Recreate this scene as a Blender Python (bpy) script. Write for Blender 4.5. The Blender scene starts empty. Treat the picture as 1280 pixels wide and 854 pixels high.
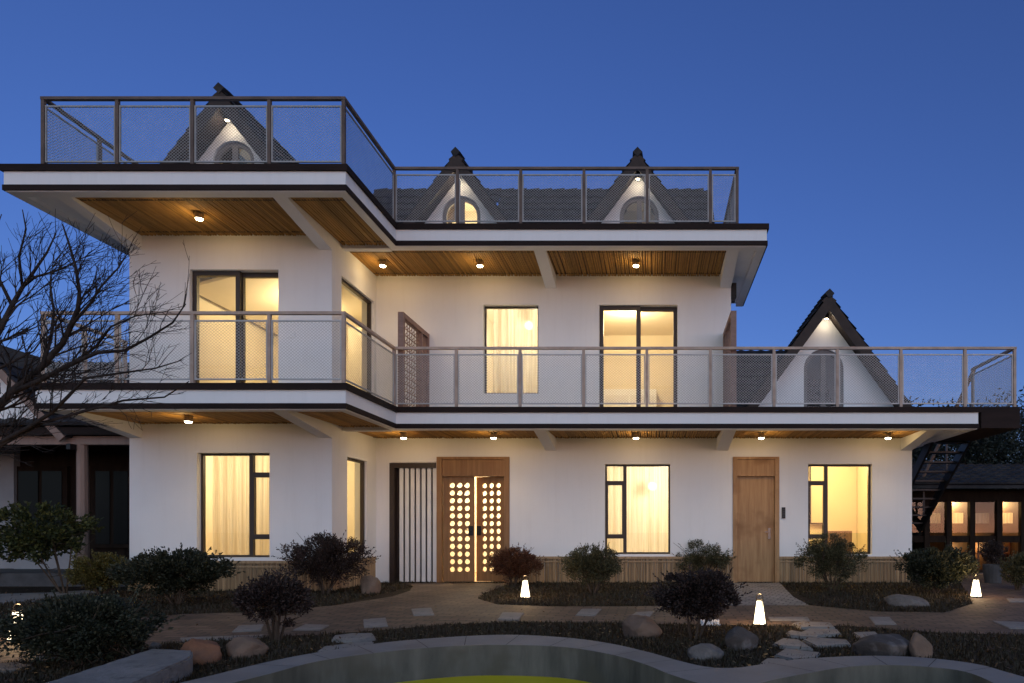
import bpy, bmesh, math, random
from mathutils import Vector, Matrix

R = math.radians
random.seed(7)
S = bpy.context.scene
COL = S.collection

# ------------------------------------------------------------------ camera, sky, sun, exposure
F = 882.0            # focal length in photograph pixels
ZC = 1.05            # eye height
cam_d = bpy.data.cameras.new('camera')
cam = bpy.data.objects.new('camera', cam_d)
COL.objects.link(cam)
cam_d.sensor_width = 36.0
cam_d.lens = F / 1280 * 36.0
cam_d.shift_x = -178 / 1280
cam_d.shift_y = 235 / 1280
cam_d.clip_start = 0.05
cam_d.clip_end = 2000
cam.location = (0, 0, ZC)
cam.rotation_euler = (R(90), 0, 0)
S.camera = cam

W = bpy.data.worlds.new('World')
S.world = W
W.use_nodes = True
nt = W.node_tree
nt.nodes.clear()
SKY_ELEV, SKY_ROT = 5.5, 160.0
sky = nt.nodes.new('ShaderNodeTexSky')
sky.sky_type = 'NISHITA'
sky.sun_disc = False
sky.sun_elevation = R(SKY_ELEV)
sky.sun_rotation = R(SKY_ROT)
sky.altitude = 0
sky.air_density = 1.0
sky.dust_density = 0.6
sky.ozone_density = 4.5
tint = nt.nodes.new('ShaderNodeMix')
tint.data_type = 'RGBA'
tint.blend_type = 'MULTIPLY'
tint.inputs[0].default_value = 1.0
tint.inputs[7].default_value = (1.42, 0.97, 1.32, 1)
bg = nt.nodes.new('ShaderNodeBackground')
bg.inputs['Strength'].default_value = 0.15
wo = nt.nodes.new('ShaderNodeOutputWorld')
nt.links.new(sky.outputs[0], tint.inputs[6])
nt.links.new(tint.outputs[2], bg.inputs['Color'])
nt.links.new(bg.outputs[0], wo.inputs['Surface'])

sun_d = bpy.data.lights.new('sun', 'SUN')
sun_d.energy = 1.4
sun_d.angle = R(110)
sun_d.color = (0.80, 1.0, 0.97)
sun = bpy.data.objects.new('sun', sun_d)
COL.objects.link(sun)
sun.location = (0, -20, 30)
SUN_EL = 8
sun.rotation_euler = (R(90 - SUN_EL), 0, R(8))     # shines towards +Y: the afterglow behind the camera

S.view_settings.view_transform = 'Standard'
S.view_settings.look = 'None'
S.view_settings.exposure = 0.0
S.view_settings.gamma = 1.0
S.view_settings.use_curve_mapping = False
S.render.engine = 'CYCLES'
S.cycles.use_denoising = True
S.cycles.max_bounces = 8
S.cycles.diffuse_bounces = 4
S.cycles.transparent_max_bounces = 12
S.cycles.sample_clamp_indirect = 4.0
S.cycles.blur_glossy = 1.0

# ------------------------------------------------------------------ helpers
def G(px, py, z=0.0):
    """point of the level z seen at a pixel of the 1280 px photograph"""
    Y = F * (ZC - z) / (py - 662.0)
    return Vector(((px - 818.0) * Y / F, Y, z))

def P(px, py, Y):
    return Vector(((px - 818.0) * Y / F, Y, ZC + (662.0 - py) * Y / F))

def origin(o):
    v = Vector((0, 0, 0))
    while o is not None:
        v += o.location
        o = o.parent
    return v

class MB:
    def __init__(s):
        s.v = []; s.f = []
    def add(s, vs, fs):
        n = len(s.v)
        s.v.extend([tuple(p) for p in vs])
        s.f.extend([tuple(i + n for i in f) for f in fs])
    def box(s, x0, x1, y0, y1, z0, z1):
        s.add([(x0,y0,z0),(x1,y0,z0),(x1,y1,z0),(x0,y1,z0),(x0,y0,z1),(x1,y0,z1),(x1,y1,z1),(x0,y1,z1)],
              [(0,3,2,1),(4,5,6,7),(0,1,5,4),(1,2,6,5),(2,3,7,6),(3,0,4,7)])
        return s
    def face(s, pts):
        s.add(pts, [tuple(range(len(pts)))])
        return s
    def prism(s, pts, vec):
        pts = [Vector(p) for p in pts]; vec = Vector(vec); n = len(pts)
        s.add(pts + [p + vec for p in pts],
              [tuple(range(n))[::-1], tuple(range(n, 2*n))] + [(i, (i+1) % n, n + (i+1) % n, n + i) for i in range(n)])
        return s
    def tube(s, pts, rad, n=6, caps=True):
        pts = [Vector(p) for p in pts]
        if not hasattr(rad, '__len__'):
            rad = [rad] * len(pts)
        vs = []; fs = []
        ref = None
        for i, p in enumerate(pts):
            d = (pts[min(i+1, len(pts)-1)] - pts[max(i-1, 0)])
            if d.length < 1e-9: d = Vector((0,0,1))
            d.normalize()
            if ref is None:
                ref = Vector((0,0,1)) if abs(d.z) < 0.9 else Vector((1,0,0))
            a = ref - d * ref.dot(d)
            if a.length < 1e-4:
                a = d.orthogonal()
            a.normalize(); b = d.cross(a); ref = a
            for k in range(n):
                t = 2*math.pi*k/n
                vs.append(p + (a*math.cos(t) + b*math.sin(t)) * rad[i])
        for i in range(len(pts)-1):
            for k in range(n):
                fs.append((i*n+k, i*n+(k+1) % n, (i+1)*n+(k+1) % n, (i+1)*n+k))
        if caps:
            fs.append(tuple(range(n))[::-1]); fs.append(tuple(range((len(pts)-1)*n, len(pts)*n)))
        s.add(vs, fs)
        return s
    def bar(s, a, b, w, h, up=(0,0,1)):
        a = Vector(a); b = Vector(b); d = (b-a).normalized(); up = Vector(up)
        r = d.cross(up).normalized(); u = r.cross(d).normalized()
        q = [r*w/2+u*h/2, -r*w/2+u*h/2, -r*w/2-u*h/2, r*w/2-u*h/2]
        s.prism([a+x for x in q], b-a)
        return s
    def lathe(s, prof, n=16, c=(0,0,0)):
        vs = []; fs = []; c = Vector(c)
        for r, z in prof:
            for k in range(n):
                t = 2*math.pi*k/n
                vs.append(c + Vector((r*math.cos(t), r*math.sin(t), z)))
        for i in range(len(prof)-1):
            for k in range(n):
                fs.append((i*n+k, i*n+(k+1) % n, (i+1)*n+(k+1) % n, (i+1)*n+k))
        fs.append(tuple(range(n))[::-1]); fs.append(tuple(range((len(prof)-1)*n, len(prof)*n)))
        s.add(vs, fs)
        return s
    def build(s, name, mat, parent=None, base=None, smooth=False, recalc=True):
        base = Vector(base) if base is not None else (origin(parent) if parent is not None else Vector((0,0,0)))
        me = bpy.data.meshes.new(name)
        me.from_pydata([(x-base.x, y-base.y, z-base.z) for x, y, z in s.v], [], s.f)
        if recalc:
            bm = bmesh.new(); bm.from_mesh(me)
            bmesh.ops.recalc_face_normals(bm, faces=bm.faces)
            bm.to_mesh(me); bm.free()
        if smooth:
            me.polygons.foreach_set('use_smooth', [True]*len(me.polygons))
        me.materials.append(mat)
        o = bpy.data.objects.new(name, me)
        COL.objects.link(o)
        if parent is not None:
            o.parent = parent
        else:
            o.location = base
        return o

def tag(o, label=None, cat=None, group=None, kind=None):
    if label: o['label'] = label
    if cat: o['category'] = cat
    if group: o['group'] = group
    if kind: o['kind'] = kind
    return o

def thing(name, loc, label, cat, group=None):
    o = bpy.data.objects.new(name, None)
    COL.objects.link(o)
    o.location = loc
    o.empty_display_size = 0.2
    return tag(o, label, cat, group)

def copy_tree(o, parent=None):
    c = o.copy(); COL.objects.link(c)
    if parent is not None: c.parent = parent
    for ch in list(o.children):
        copy_tree(ch, c)
    return c

def lamp(name, loc, power, color, radius=0.05, parent=None, kind='POINT', rot=None, size=None):
    d = bpy.data.lights.new(name, kind)
    d.energy = power; d.color = color
    if kind == 'AREA':
        d.shape = 'RECTANGLE'; d.size, d.size_y = size
    else:
        d.shadow_soft_size = radius
    o = bpy.data.objects.new(name, d)
    COL.objects.link(o)
    if parent is not None:
        o.parent = parent
        o.location = Vector(loc) - origin(parent)
    else:
        o.location = loc
    if rot: o.rotation_euler = rot
    return o

# ------------------------------------------------------------------ materials
MATS = {}
def nodemat(name):
    m = bpy.data.materials.new(name); m.use_nodes = True
    t = m.node_tree; t.nodes.clear()
    out = t.nodes.new('ShaderNodeOutputMaterial')
    MATS[name] = m
    return m, t, out

def noise(t, coord, scale=(1,1,1), s=5.0, detail=6.0, rough=0.6):
    mp = t.nodes.new('ShaderNodeMapping'); mp.inputs['Scale'].default_value = scale
    n = t.nodes.new('ShaderNodeTexNoise'); n.inputs['Scale'].default_value = s
    n.inputs['Detail'].default_value = detail; n.inputs['Roughness'].default_value = rough
    t.links.new(coord, mp.inputs['Vector']); t.links.new(mp.outputs[0], n.inputs['Vector'])
    return n.outputs['Fac']

def ramp(t, fac, stops):
    r = t.nodes.new('ShaderNodeValToRGB')
    e = r.color_ramp.elements
    while len(e) < len(stops): e.new(0.5)
    for i, (p, c) in enumerate(stops):
        e[i].position = p; e[i].color = (*c, 1)
    t.links.new(fac, r.inputs['Fac'])
    return r.outputs['Color']

def mixc(t, fac, a, b, mode='MIX'):
    m = t.nodes.new('ShaderNodeMix'); m.data_type = 'RGBA'; m.blend_type = mode
    for i, v in ((0, fac), (6, a), (7, b)):
        if isinstance(v, (int, float)): m.inputs[i].default_value = v
        elif isinstance(v, tuple): m.inputs[i].default_value = (*v, 1)
        else: t.links.new(v, m.inputs[i])
    return m.outputs[2]

def surf(name, c1, c2, scale=(1,1,1), s=4.0, rough=0.7, bump=0.3, bs=None, bdist=0.01, metal=0.0, spots=None, island=0.0, spec=0.4):
    """two-tone weathered surface with bump, in object coordinates"""
    m, t, out = nodemat(name)
    tc = t.nodes.new('ShaderNodeTexCoord').outputs['Object']
    b = t.nodes.new('ShaderNodeBsdfPrincipled')
    col = ramp(t, noise(t, tc, scale, s), [(0.3, c1), (0.7, c2)])
    if spots:
        f = noise(t, tc, (1,1,1), spots[0], 3)
        rr = ramp(t, f, [(0.52, (0,0,0)), (0.68, (1,1,1))])
        col = mixc(t, rr, col, spots[1])
    if island:
        g = t.nodes.new('ShaderNodeNewGeometry')
        lo = 1 - island; hi = 1 + island
        rc = ramp(t, g.outputs['Random Per Island'], [(0, (lo,lo,lo)), (1, (hi,hi*0.98,hi*0.95))])
        col = mixc(t, 1.0, col, rc, 'MULTIPLY')
    t.links.new(col, b.inputs['Base Color'])
    b.inputs['Roughness'].default_value = rough
    b.inputs['Metallic'].default_value = metal
    b.inputs['Specular IOR Level'].default_value = spec
    if bump:
        bp = t.nodes.new('ShaderNodeBump'); bp.inputs['Strength'].default_value = bump; bp.inputs['Distance'].default_value = bdist
        t.links.new(noise(t, tc, scale, bs or s*4), bp.inputs['Height'])
        t.links.new(bp.outputs[0], b.inputs['Normal'])
    t.links.new(b.outputs[0], out.inputs['Surface'])
    return m

def emit(name, color, strength):
    m, t, out = nodemat(name)
    e = t.nodes.new('ShaderNodeEmission')
    e.inputs['Color'].default_value = (*color, 1); e.inputs['Strength'].default_value = strength
    t.links.new(e.outputs[0], out.inputs['Surface'])
    return m

def weathered(name, base, dark, amt):
    m, t, out = nodemat(name)
    tc = t.nodes.new('ShaderNodeTexCoord').outputs['Object']
    b = t.nodes.new('ShaderNodeBsdfPrincipled')
    col = ramp(t, noise(t, tc, (1,1,1), .9, 5), [(.3, tuple(c*.955 for c in base)), (.7, base)])
    st = ramp(t, noise(t, tc, (5,5,.35), 1.6, 5, .7), [(.50, (0,0,0)), (.80, (amt,amt,amt))])
    col = mixc(t, st, col, dark)
    pt = ramp(t, noise(t, tc, (1,1,1), 4.5, 8, .75), [(.55, (0,0,0)), (.75, (amt*.5,)*3)])
    col = mixc(t, pt, col, dark)
    t.links.new(col, b.inputs['Base Color'])
    b.inputs['Roughness'].default_value = .9; b.inputs['Specular IOR Level'].default_value = .2
    bp = t.nodes.new('ShaderNodeBump'); bp.inputs['Strength'].default_value = .3; bp.inputs['Distance'].default_value = .004
    t.links.new(noise(t, tc, (1,1,1), 55), bp.inputs['Height']); t.links.new(bp.outputs[0], b.inputs['Normal'])
    t.links.new(b.outputs[0], out.inputs['Surface'])
    return m
STUCCO = weathered('stucco', (.80,.795,.79), (.50,.47,.44), .13)
FASCIA = weathered('fascia_paint', (.80,.80,.80), (.48,.46,.45), .16)
CREAM = surf('interior_plaster', (.74,.65,.48), (.80,.71,.54), s=1, rough=.9, bump=0)
INFLOOR = surf('interior_floor', (.35,.22,.12), (.45,.3,.17), scale=(1,8,1), s=2, rough=.5, bump=0)
TRIM = surf('dark_trim_board', (.014,.009,.008), (.026,.016,.014), scale=(.4,2,2), s=3, rough=.75, spec=.15, bump=.2, bs=8, bdist=.004)
FRAME = surf('window_frame_paint', (.030,.019,.015), (.042,.028,.022), s=2, rough=.45, bump=0)
RAILWOOD = surf('handrail_wood', (.32,.24,.195), (.48,.37,.305), scale=(1.2,1.2,1.2), s=4, rough=.7, bump=.25, bs=12, bdist=.004, island=.15)
UPPERWOOD = surf('upper_rail_wood', (.085,.062,.052), (.15,.112,.095), s=4, rough=.75, bump=.3, bs=12, bdist=.004, island=.15)  # darker copy of the handrail wood, for the terrace railing
UPPERWIRE = surf('upper_rail_wire', (.27,.265,.26), (.36,.35,.345), s=6, rough=.5, bump=0, metal=.2)  # greyer copy of the painted wire, for the terrace railing
WIRE = surf('painted_wire', (.37,.36,.355), (.46,.45,.44), s=6, rough=.5, bump=0, metal=.2)
REED = surf('bamboo_reed', (.27,.145,.034), (.40,.225,.062), scale=(40,4,40), s=1.0, rough=.7, bump=.4, bs=5, bdist=.005, island=.28)
REEDV = surf('bamboo_reed_skirting', (.25,.155,.08), (.43,.295,.165), scale=(30,30,1.5), s=1.0, rough=.65, bump=.3, bs=3, bdist=.004, island=.4)
BINDING = surf('reed_binding', (.05,.03,.015), (.09,.05,.025), s=8, rough=.8, bump=0)
TILE = surf('roof_tile', (.019,.019,.022), (.042,.041,.045), s=3, rough=.8, bump=.2, bs=30, bdist=.004, spots=(2.2,(.055,.052,.05)), spec=.2)
VERGE = surf('verge_board', (.022,.014,.011), (.042,.027,.021), scale=(2,.5,2), s=3, rough=.7, bump=.2, bdist=.004)
DOORWOOD = surf('door_oak', (.29,.15,.06), (.47,.275,.125), scale=(11,11,.6), s=1.8, rough=.55, bump=.15, bs=6, bdist=.002, spots=(1.6,(.26,.13,.05)))
GREYFRAME = surf('arch_frame_paint', (.13,.12,.12), (.19,.175,.17), s=3, rough=.6, bump=.1)
SLATW = surf('slat_paint', (.66,.65,.64), (.74,.73,.72), s=2, rough=.6, bump=.05)
REDOAK = surf('red_oak', (.21,.10,.036), (.33,.175,.068), scale=(9,9,.55), s=1.6, rough=.5, bump=.12, bs=6, bdist=.002, spots=(1.1,(.24,.11,.04)))
BLACK = surf('black_metal', (.012,.012,.013), (.025,.025,.027), s=4, rough=.4, bump=0, metal=.4)
BRONZE = surf('lamp_housing', (.26,.225,.17), (.34,.30,.23), s=4, rough=.4, bump=0, metal=.6)
STEEL = surf('brushed_steel', (.16,.14,.12), (.22,.20,.18), s=5, rough=.3, bump=0, metal=.9)
LATTICE = surf('lattice_wood', (.20,.12,.095), (.30,.19,.15), scale=(2,2,6), s=2, rough=.7, bump=.2, bdist=.003)
DECK = surf('deck_board', (.13,.09,.07), (.2,.15,.12), scale=(.5,6,1), s=3, rough=.8, bump=.2)
LENS = emit('lamp_lens', (1.0,.84,.56), 30.0)
SHADE = emit('lantern_shade', (1.0,.80,.52), 6.0)
COPING = surf('coping_stone', (.17,.152,.14), (.25,.228,.21), s=1.6, rough=.75, bump=.5, bs=35, bdist=.006, spots=(3,(.2,.19,.18)))
BASIN = surf('basin_concrete', (.07,.068,.06), (.165,.155,.135), scale=(2.5,2.5,.6), s=1.8, rough=.8, bump=.3, bs=20, spots=(2.3,(.10,.092,.075)), spec=.15)
BASINFLOOR = surf('basin_floor_paint', (.58,.47,.004), (.74,.60,.008), s=1.5, rough=.35, bump=.1, bs=12)
ROCK = surf('grey_rock', (.085,.075,.065), (.19,.168,.15), s=3, rough=.85, bump=.9, bs=9, bdist=.03, spots=(8,(.09,.085,.08)))
SLABROCK = surf('rough_slab', (.15,.14,.13), (.27,.25,.23), s=2.5, rough=.85, bump=1.0, bs=14, bdist=.03, spots=(6,(.12,.11,.10)))
DARKROCK = surf('dark_rock', (.042,.033,.028), (.10,.082,.07), s=3, rough=.85, bump=.9, bs=9, bdist=.03, spots=(6,(.17,.15,.14)))
TANROCK = surf('tan_rock', (.11,.072,.05), (.22,.15,.105), s=3, rough=.85, bump=.8, bs=9, bdist=.03, spots=(5,(.2,.13,.09)))
ORANGEROCK = surf('orange_rock', (.14,.058,.03), (.28,.125,.06), s=3, rough=.85, bump=.8, bs=9, bdist=.03, spots=(5,(.16,.08,.05)))
FLAG = surf('flagstone', (.165,.15,.138), (.26,.24,.22), s=2.2, rough=.8, bump=.6, bs=22, bdist=.008, spots=(7,(.13,.13,.13)))
SOIL = surf('soil', (.022,.015,.010), (.058,.040,.027), s=2.2, rough=.95, bump=1.0, bs=30, bdist=.03, spots=(5,(.035,.036,.018)), spec=.1)
BARK = surf('bark', (.022,.017,.015), (.055,.042,.037), scale=(1,1,.4), s=14, rough=.9, bump=.6, bs=30, bdist=.01, spec=.15)
TANBARK = surf('brown_bark', (.05,.035,.025), (.10,.075,.055), scale=(1,1,.4), s=14, rough=.9, bump=.6, bs=30, bdist=.01, spec=.15)
PALEWOOD = surf('post_wood', (.22,.15,.12), (.32,.22,.18), scale=(3,3,.5), s=3, rough=.7, bump=.3, bdist=.006)
REDWOOD = surf('red_brown_wood', (.24,.085,.04), (.34,.13,.06), scale=(4,4,.6), s=3, rough=.5, bump=.1)
DARKWOOD = surf('dark_timber', (.014,.009,.007), (.03,.02,.014), scale=(3,3,.6), s=3, rough=.85, bump=.2, spec=.08)
BACKWALL = surf('back_wall_boards', (.09,.05,.024), (.15,.085,.04), scale=(6,6,.6), s=2, rough=.7, bump=.1)
NIGHTGLASS = surf('unlit_glass', (.004,.004,.005), (.006,.006,.007), s=2, rough=.25, bump=0, spec=.12)
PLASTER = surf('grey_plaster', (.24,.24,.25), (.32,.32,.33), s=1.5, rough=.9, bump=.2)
WARMWOOD = surf('warm_wood_panel', (.24,.13,.06), (.36,.21,.10), scale=(6,6,.6), s=2, rough=.6, bump=.1)
PLASTIC = surf('white_plastic', (.75,.75,.74), (.8,.8,.79), s=2, rough=.4, bump=0)
CLAY = surf('grey_planter', (.045,.045,.047), (.08,.08,.082), s=5, rough=.8, bump=.3)

def leafmat(name, a, b, c):
    m, t, out = nodemat(name)
    g = t.nodes.new('ShaderNodeNewGeometry')
    col = ramp(t, g.outputs['Random Per Island'], [(0, a), (.55, b), (1, c)])
    bs = t.nodes.new('ShaderNodeBsdfPrincipled')
    t.links.new(col, bs.inputs['Base Color']); bs.inputs['Roughness'].default_value = .55
    bs.inputs['Specular IOR Level'].default_value = .35
    tr = t.nodes.new('ShaderNodeBsdfTranslucent'); t.links.new(col, tr.inputs['Color'])
    mx = t.nodes.new('ShaderNodeMixShader'); mx.inputs[0].default_value = .25
    t.links.new(bs.outputs[0], mx.inputs[1]); t.links.new(tr.outputs[0], mx.inputs[2])
    t.links.new(mx.outputs[0], out.inputs['Surface'])
    return m
L_GREEN = leafmat('leaf_green', (.036,.036,.018), (.075,.073,.034), (.15,.135,.07))
L_DARK = leafmat('leaf_dark', (.014,.018,.011), (.030,.036,.020), (.075,.078,.045))
L_OLIVE = leafmat('leaf_olive', (.06,.055,.014), (.11,.095,.025), (.17,.14,.04))
L_PURPLE = leafmat('leaf_purple', (.018,.012,.011), (.040,.026,.022), (.09,.060,.048))
L_RED = leafmat('leaf_red', (.06,.024,.014), (.12,.047,.024), (.19,.085,.042))
L_TREE = leafmat('leaf_broad', (.018,.026,.010), (.045,.055,.016), (.12,.12,.03))
L_FAR = leafmat('leaf_far', (.012,.016,.012), (.022,.03,.02), (.04,.05,.035))
GRASSM = leafmat('grass_blade', (.030,.021,.012), (.062,.042,.023), (.040,.038,.017))

def glass():
    m, t, out = nodemat('window_glass')
    fr = t.nodes.new('ShaderNodeFresnel'); fr.inputs['IOR'].default_value = 1.45
    tr = t.nodes.new('ShaderNodeBsdfTransparent'); tr.inputs['Color'].default_value = (.93,.95,.94,1)
    gl = t.nodes.new('ShaderNodeBsdfGlossy'); gl.inputs['Roughness'].default_value = .01
    mx = t.nodes.new('ShaderNodeMixShader')
    t.links.new(fr.outputs[0], mx.inputs[0]); t.links.new(tr.outputs[0], mx.inputs[1]); t.links.new(gl.outputs[0], mx.inputs[2])
    t.links.new(mx.outputs[0], out.inputs['Surface'])
    return m
GLASS = glass()

def curtain_mat():
    m, t, out = nodemat('sheer_curtain')
    tc = t.nodes.new('ShaderNodeTexCoord').outputs['Object']
    col = ramp(t, noise(t, tc, (14,14,.3), 2.0, 3), [(.3, (.58,.50,.36)), (.7, (.86,.79,.64))])  # light and shade of the folds painted in as vertical colour streaks
    d = t.nodes.new('ShaderNodeBsdfDiffuse'); t.links.new(col, d.inputs['Color'])
    tr = t.nodes.new('ShaderNodeBsdfTranslucent'); t.links.new(col, tr.inputs['Color'])
    tp = t.nodes.new('ShaderNodeBsdfTransparent')
    m1 = t.nodes.new('ShaderNodeMixShader'); m1.inputs[0].default_value = .6
    t.links.new(d.outputs[0], m1.inputs[1]); t.links.new(tr.outputs[0], m1.inputs[2])
    m2 = t.nodes.new('ShaderNodeMixShader'); m2.inputs[0].default_value = .16
    t.links.new(m1.outputs[0], m2.inputs[1]); t.links.new(tp.outputs[0], m2.inputs[2])
    t.links.new(m2.outputs[0], out.inputs['Surface'])
    return m
CURTAIN = curtain_mat()

def paver_mat(name, c1, c2, cm, bw, bh, rot=0.0):
    m, t, out = nodemat(name)
    tc = t.nodes.new('ShaderNodeTexCoord').outputs['Object']
    mp = t.nodes.new('ShaderNodeMapping'); mp.inputs['Rotation'].default_value = (0, 0, rot)
    t.links.new(tc, mp.inputs['Vector'])
    br = t.nodes.new('ShaderNodeTexBrick')
    br.inputs['Scale'].default_value = 1.0
    br.inputs['Brick Width'].default_value = bw; br.inputs['Row Height'].default_value = bh
    br.inputs['Mortar Size'].default_value = .012; br.inputs['Mortar Smooth'].default_value = .3
    br.inputs['Color1'].default_value = (*c1,1); br.inputs['Color2'].default_value = (*c2,1); br.inputs['Mortar'].default_value = (*cm,1)
    t.links.new(mp.outputs[0], br.inputs['Vector'])
    n = noise(t, tc, (1,1,1), 1.3)
    col = mixc(t, 1.0, br.outputs['Color'], ramp(t, n, [(.3,(.6,.6,.6)),(.7,(1.25,1.2,1.15))]), 'MULTIPLY')
    b = t.nodes.new('ShaderNodeBsdfPrincipled'); t.links.new(col, b.inputs['Base Color']); b.inputs['Roughness'].default_value = .75
    bp = t.nodes.new('ShaderNodeBump'); bp.inputs['Strength'].default_value = .5; bp.inputs['Distance'].default_value = .01
    hh = mixc(t, .35, br.outputs['Fac'], noise(t, tc, (1,1,1), 40))
    inv = t.nodes.new('ShaderNodeMath'); inv.operation = 'SUBTRACT'; inv.inputs[0].default_value = 1.0
    t.links.new(hh, inv.inputs[1]); t.links.new(inv.outputs[0], bp.inputs['Height'])
    t.links.new(bp.outputs[0], b.inputs['Normal'])
    t.links.new(b.outputs[0], out.inputs['Surface'])
    return m
PAVER = paver_mat('path_pavers', (.075,.045,.030), (.155,.100,.070), (.022,.015,.011), .24, .12)
APRON = paver_mat('apron_pavers', (.22,.20,.19), (.30,.275,.26), (.10,.09,.085), .16, .16, .3)

# ------------------------------------------------------------------ ground, path, pool
def smooth_closed(pts, n=6):
    out = []; k = len(pts)
    for i in range(k):
        p0, p1, p2, p3 = pts[i-1], pts[i], pts[(i+1) % k], pts[(i+2) % k]
        for j in range(n):
            t = j/n
            out.append(tuple(0.5*((2*p1[a]) + (-p0[a]+p2[a])*t + (2*p0[a]-5*p1[a]+4*p2[a]-p3[a])*t*t + (-p0[a]+3*p1[a]-3*p2[a]+p3[a])*t**3) for a in (0,1)))
    return out

out_px = [(270,856),(340,838),(400,826),(500,811),(620,803),(700,806),(760,814),(810,826),(850,838),(885,846),(920,847),(955,842),(1005,835),(1090,831),(1160,834),(1220,842),(1262,854)]
outer = [(G(*p).x, G(*p).y) for p in out_px] + [(2.55,4.1),(2.3,3.1),(1.5,2.5),(.75,2.7),(.1,2.6),(-.8,2.2),(-2.0,2.4),(-2.8,3.1),(-3.1,4.0)]
in_px = [(338,855),(400,838),(480,826),(560,818.5),(620,816.5),(700,819),(760,828.5),(805,842),(838,856)]
inner = [(G(*p).x, G(*p).y) for p in in_px] + [(.33,4.45),(.55,4.4),(.8,4.62)]
inner += [(G(*p).x, G(*p).y) for p in [(1012,854),(1055,846.5),(1100,843.5),(1160,846),(1215,855)]]
inner += [(2.12,4.1),(1.95,3.3),(1.4,2.9),(.75,3.1),(.1,3.0),(-.8,2.6),(-1.9,2.75),(-2.5,3.3),(-2.75,4.1)]
OUT = smooth_closed(outer); INN = smooth_closed(inner)

def inside(p, poly):
    x, y = p[0], p[1]; c = False; n = len(poly)
    for i in range(n):
        x1, y1 = poly[i][0], poly[i][1]; x2, y2 = poly[i-1][0], poly[i-1][1]
        if (y1 > y) != (y2 > y) and x < (x2-x1)*(y-y1)/(y2-y1) + x1:
            c = not c
    return c

def fill(loops, name, mat, kind='structure', z=0.0, label=None):
    bm = bmesh.new()
    edges = []
    for lp in loops:
        vs = [bm.verts.new((p[0], p[1], z)) for p in lp]
        for i in range(len(vs)):
            edges.append(bm.edges.new((vs[i-1], vs[i])))
    bmesh.ops.triangle_fill(bm, use_beauty=True, edges=edges)
    for f in bm.faces:
        f.normal_update()
        if f.normal.z < 0: f.normal_flip()
    me = bpy.data.meshes.new(name); bm.to_mesh(me); bm.free()
    me.materials.append(mat)
    o = bpy.data.objects.new(name, me); COL.objects.link(o)
    return tag(o, kind=kind)

fill([[(-500,-200),(500,-200),(500,700),(-500,700)], OUT], 'ground', SOIL)
# coping of the pool, its wall and floor
def ring_strip(A, B, zA, zB):
    """strip between two closed loops of any vertex counts (by fill)"""
    pass
COP_H = 0.07
fill([OUT, INN], 'pool_coping', COPING, z=COP_H)
m = MB()
for i in range(len(OUT)):
    a, b = OUT[i-1], OUT[i]
    m.add([(a[0],a[1],-.05),(b[0],b[1],-.05),(b[0],b[1],COP_H),(a[0],a[1],COP_H)], [(0,1,2,3)])
tag(m.build('pool_coping_edge', COPING, recalc=False), kind='structure')
m = MB()
for i in range(len(INN)):
    a, b = INN[i-1], INN[i]
    m.add([(a[0],a[1],-.2),(b[0],b[1],-.2),(b[0],b[1],COP_H),(a[0],a[1],COP_H)], [(3,2,1,0)])
tag(m.build('pool_wall', BASIN, recalc=False), kind='structure')
fill([INN], 'pool_floor', BASINFLOOR, z=-.19)
m = MB(); acc = 0.0
for i in range(len(OUT)):
    a = Vector(OUT[i]); acc += (a-Vector(OUT[i-1])).length
    if acc > .42:
        acc = 0.0
        b = Vector(min(INN, key=lambda q: (Vector(q)-a).length))
        d = (b-a).normalized(); n = Vector((-d.y, d.x))*.0022
        m.face([(*(a+n),COP_H+.002),(*(b+n),COP_H+.002),(*(b-n),COP_H+.002),(*(a-n),COP_H+.002)])
tag(m.build('pool_coping_joints', SOIL, recalc=False), kind='structure')

PATH_PX = [(-60,800),(60,782),(150,775),(230,768),(330,765),(420,757),(490,746),(512,739),(516,733),(505,729.5),(546,729),(637,729),(628,734),(604,742),(598,749),(622,756),(700,758.5),(800,758),(900,757),(1010,757),(1100,765),(1180,766),(1216,755),(1206,737),(1196,722),(1196,712),(1420,712),(1420,792),(1280,794),(1180,792),(1060,783),(960,783),(860,781),(760,779),(640,778),(560,781),(470,789),(380,795),(290,799),(200,806),(80,820),(-60,840)]
PATHW = [(G(*p).x, G(*p).y) for p in PATH_PX]
fill([PATHW], 'path', PAVER, z=.004)
APRON_PX = [(904,729),(975,729),(982,737),(992,747),(1012,757.5),(897,757.5),(893,746),(898,736)]
APRONW = [(G(*p).x, G(*p).y) for p in APRON_PX]
fill([APRONW], 'doorstep_paving', APRON, z=.008)
fill([[(G(*p).x, G(*p).y) for p in [(-200,748),(60,741),(110,738),(125,741),(100,746),(20,756),(-200,775)]]], 'side_path', FLAG, z=.004)

# ------------------------------------------------------------------ the house
YR, YW = 14.0, 12.07          # main wall, wing wall
FR, FW = 12.42, 10.40         # slab fronts
XW0, XC, XS = -8.98, -5.516, -4.55   # wing's far side, wing's corner, slab step
X_UR, X_LR = 1.52, 5.11       # upper and lower right wall ends
Z1, Z2 = 3.20, 6.42
house = thing('house', (-2, 16, 0), 'white two storey house with wide bamboo lined balconies and lit windows', 'house')

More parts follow.
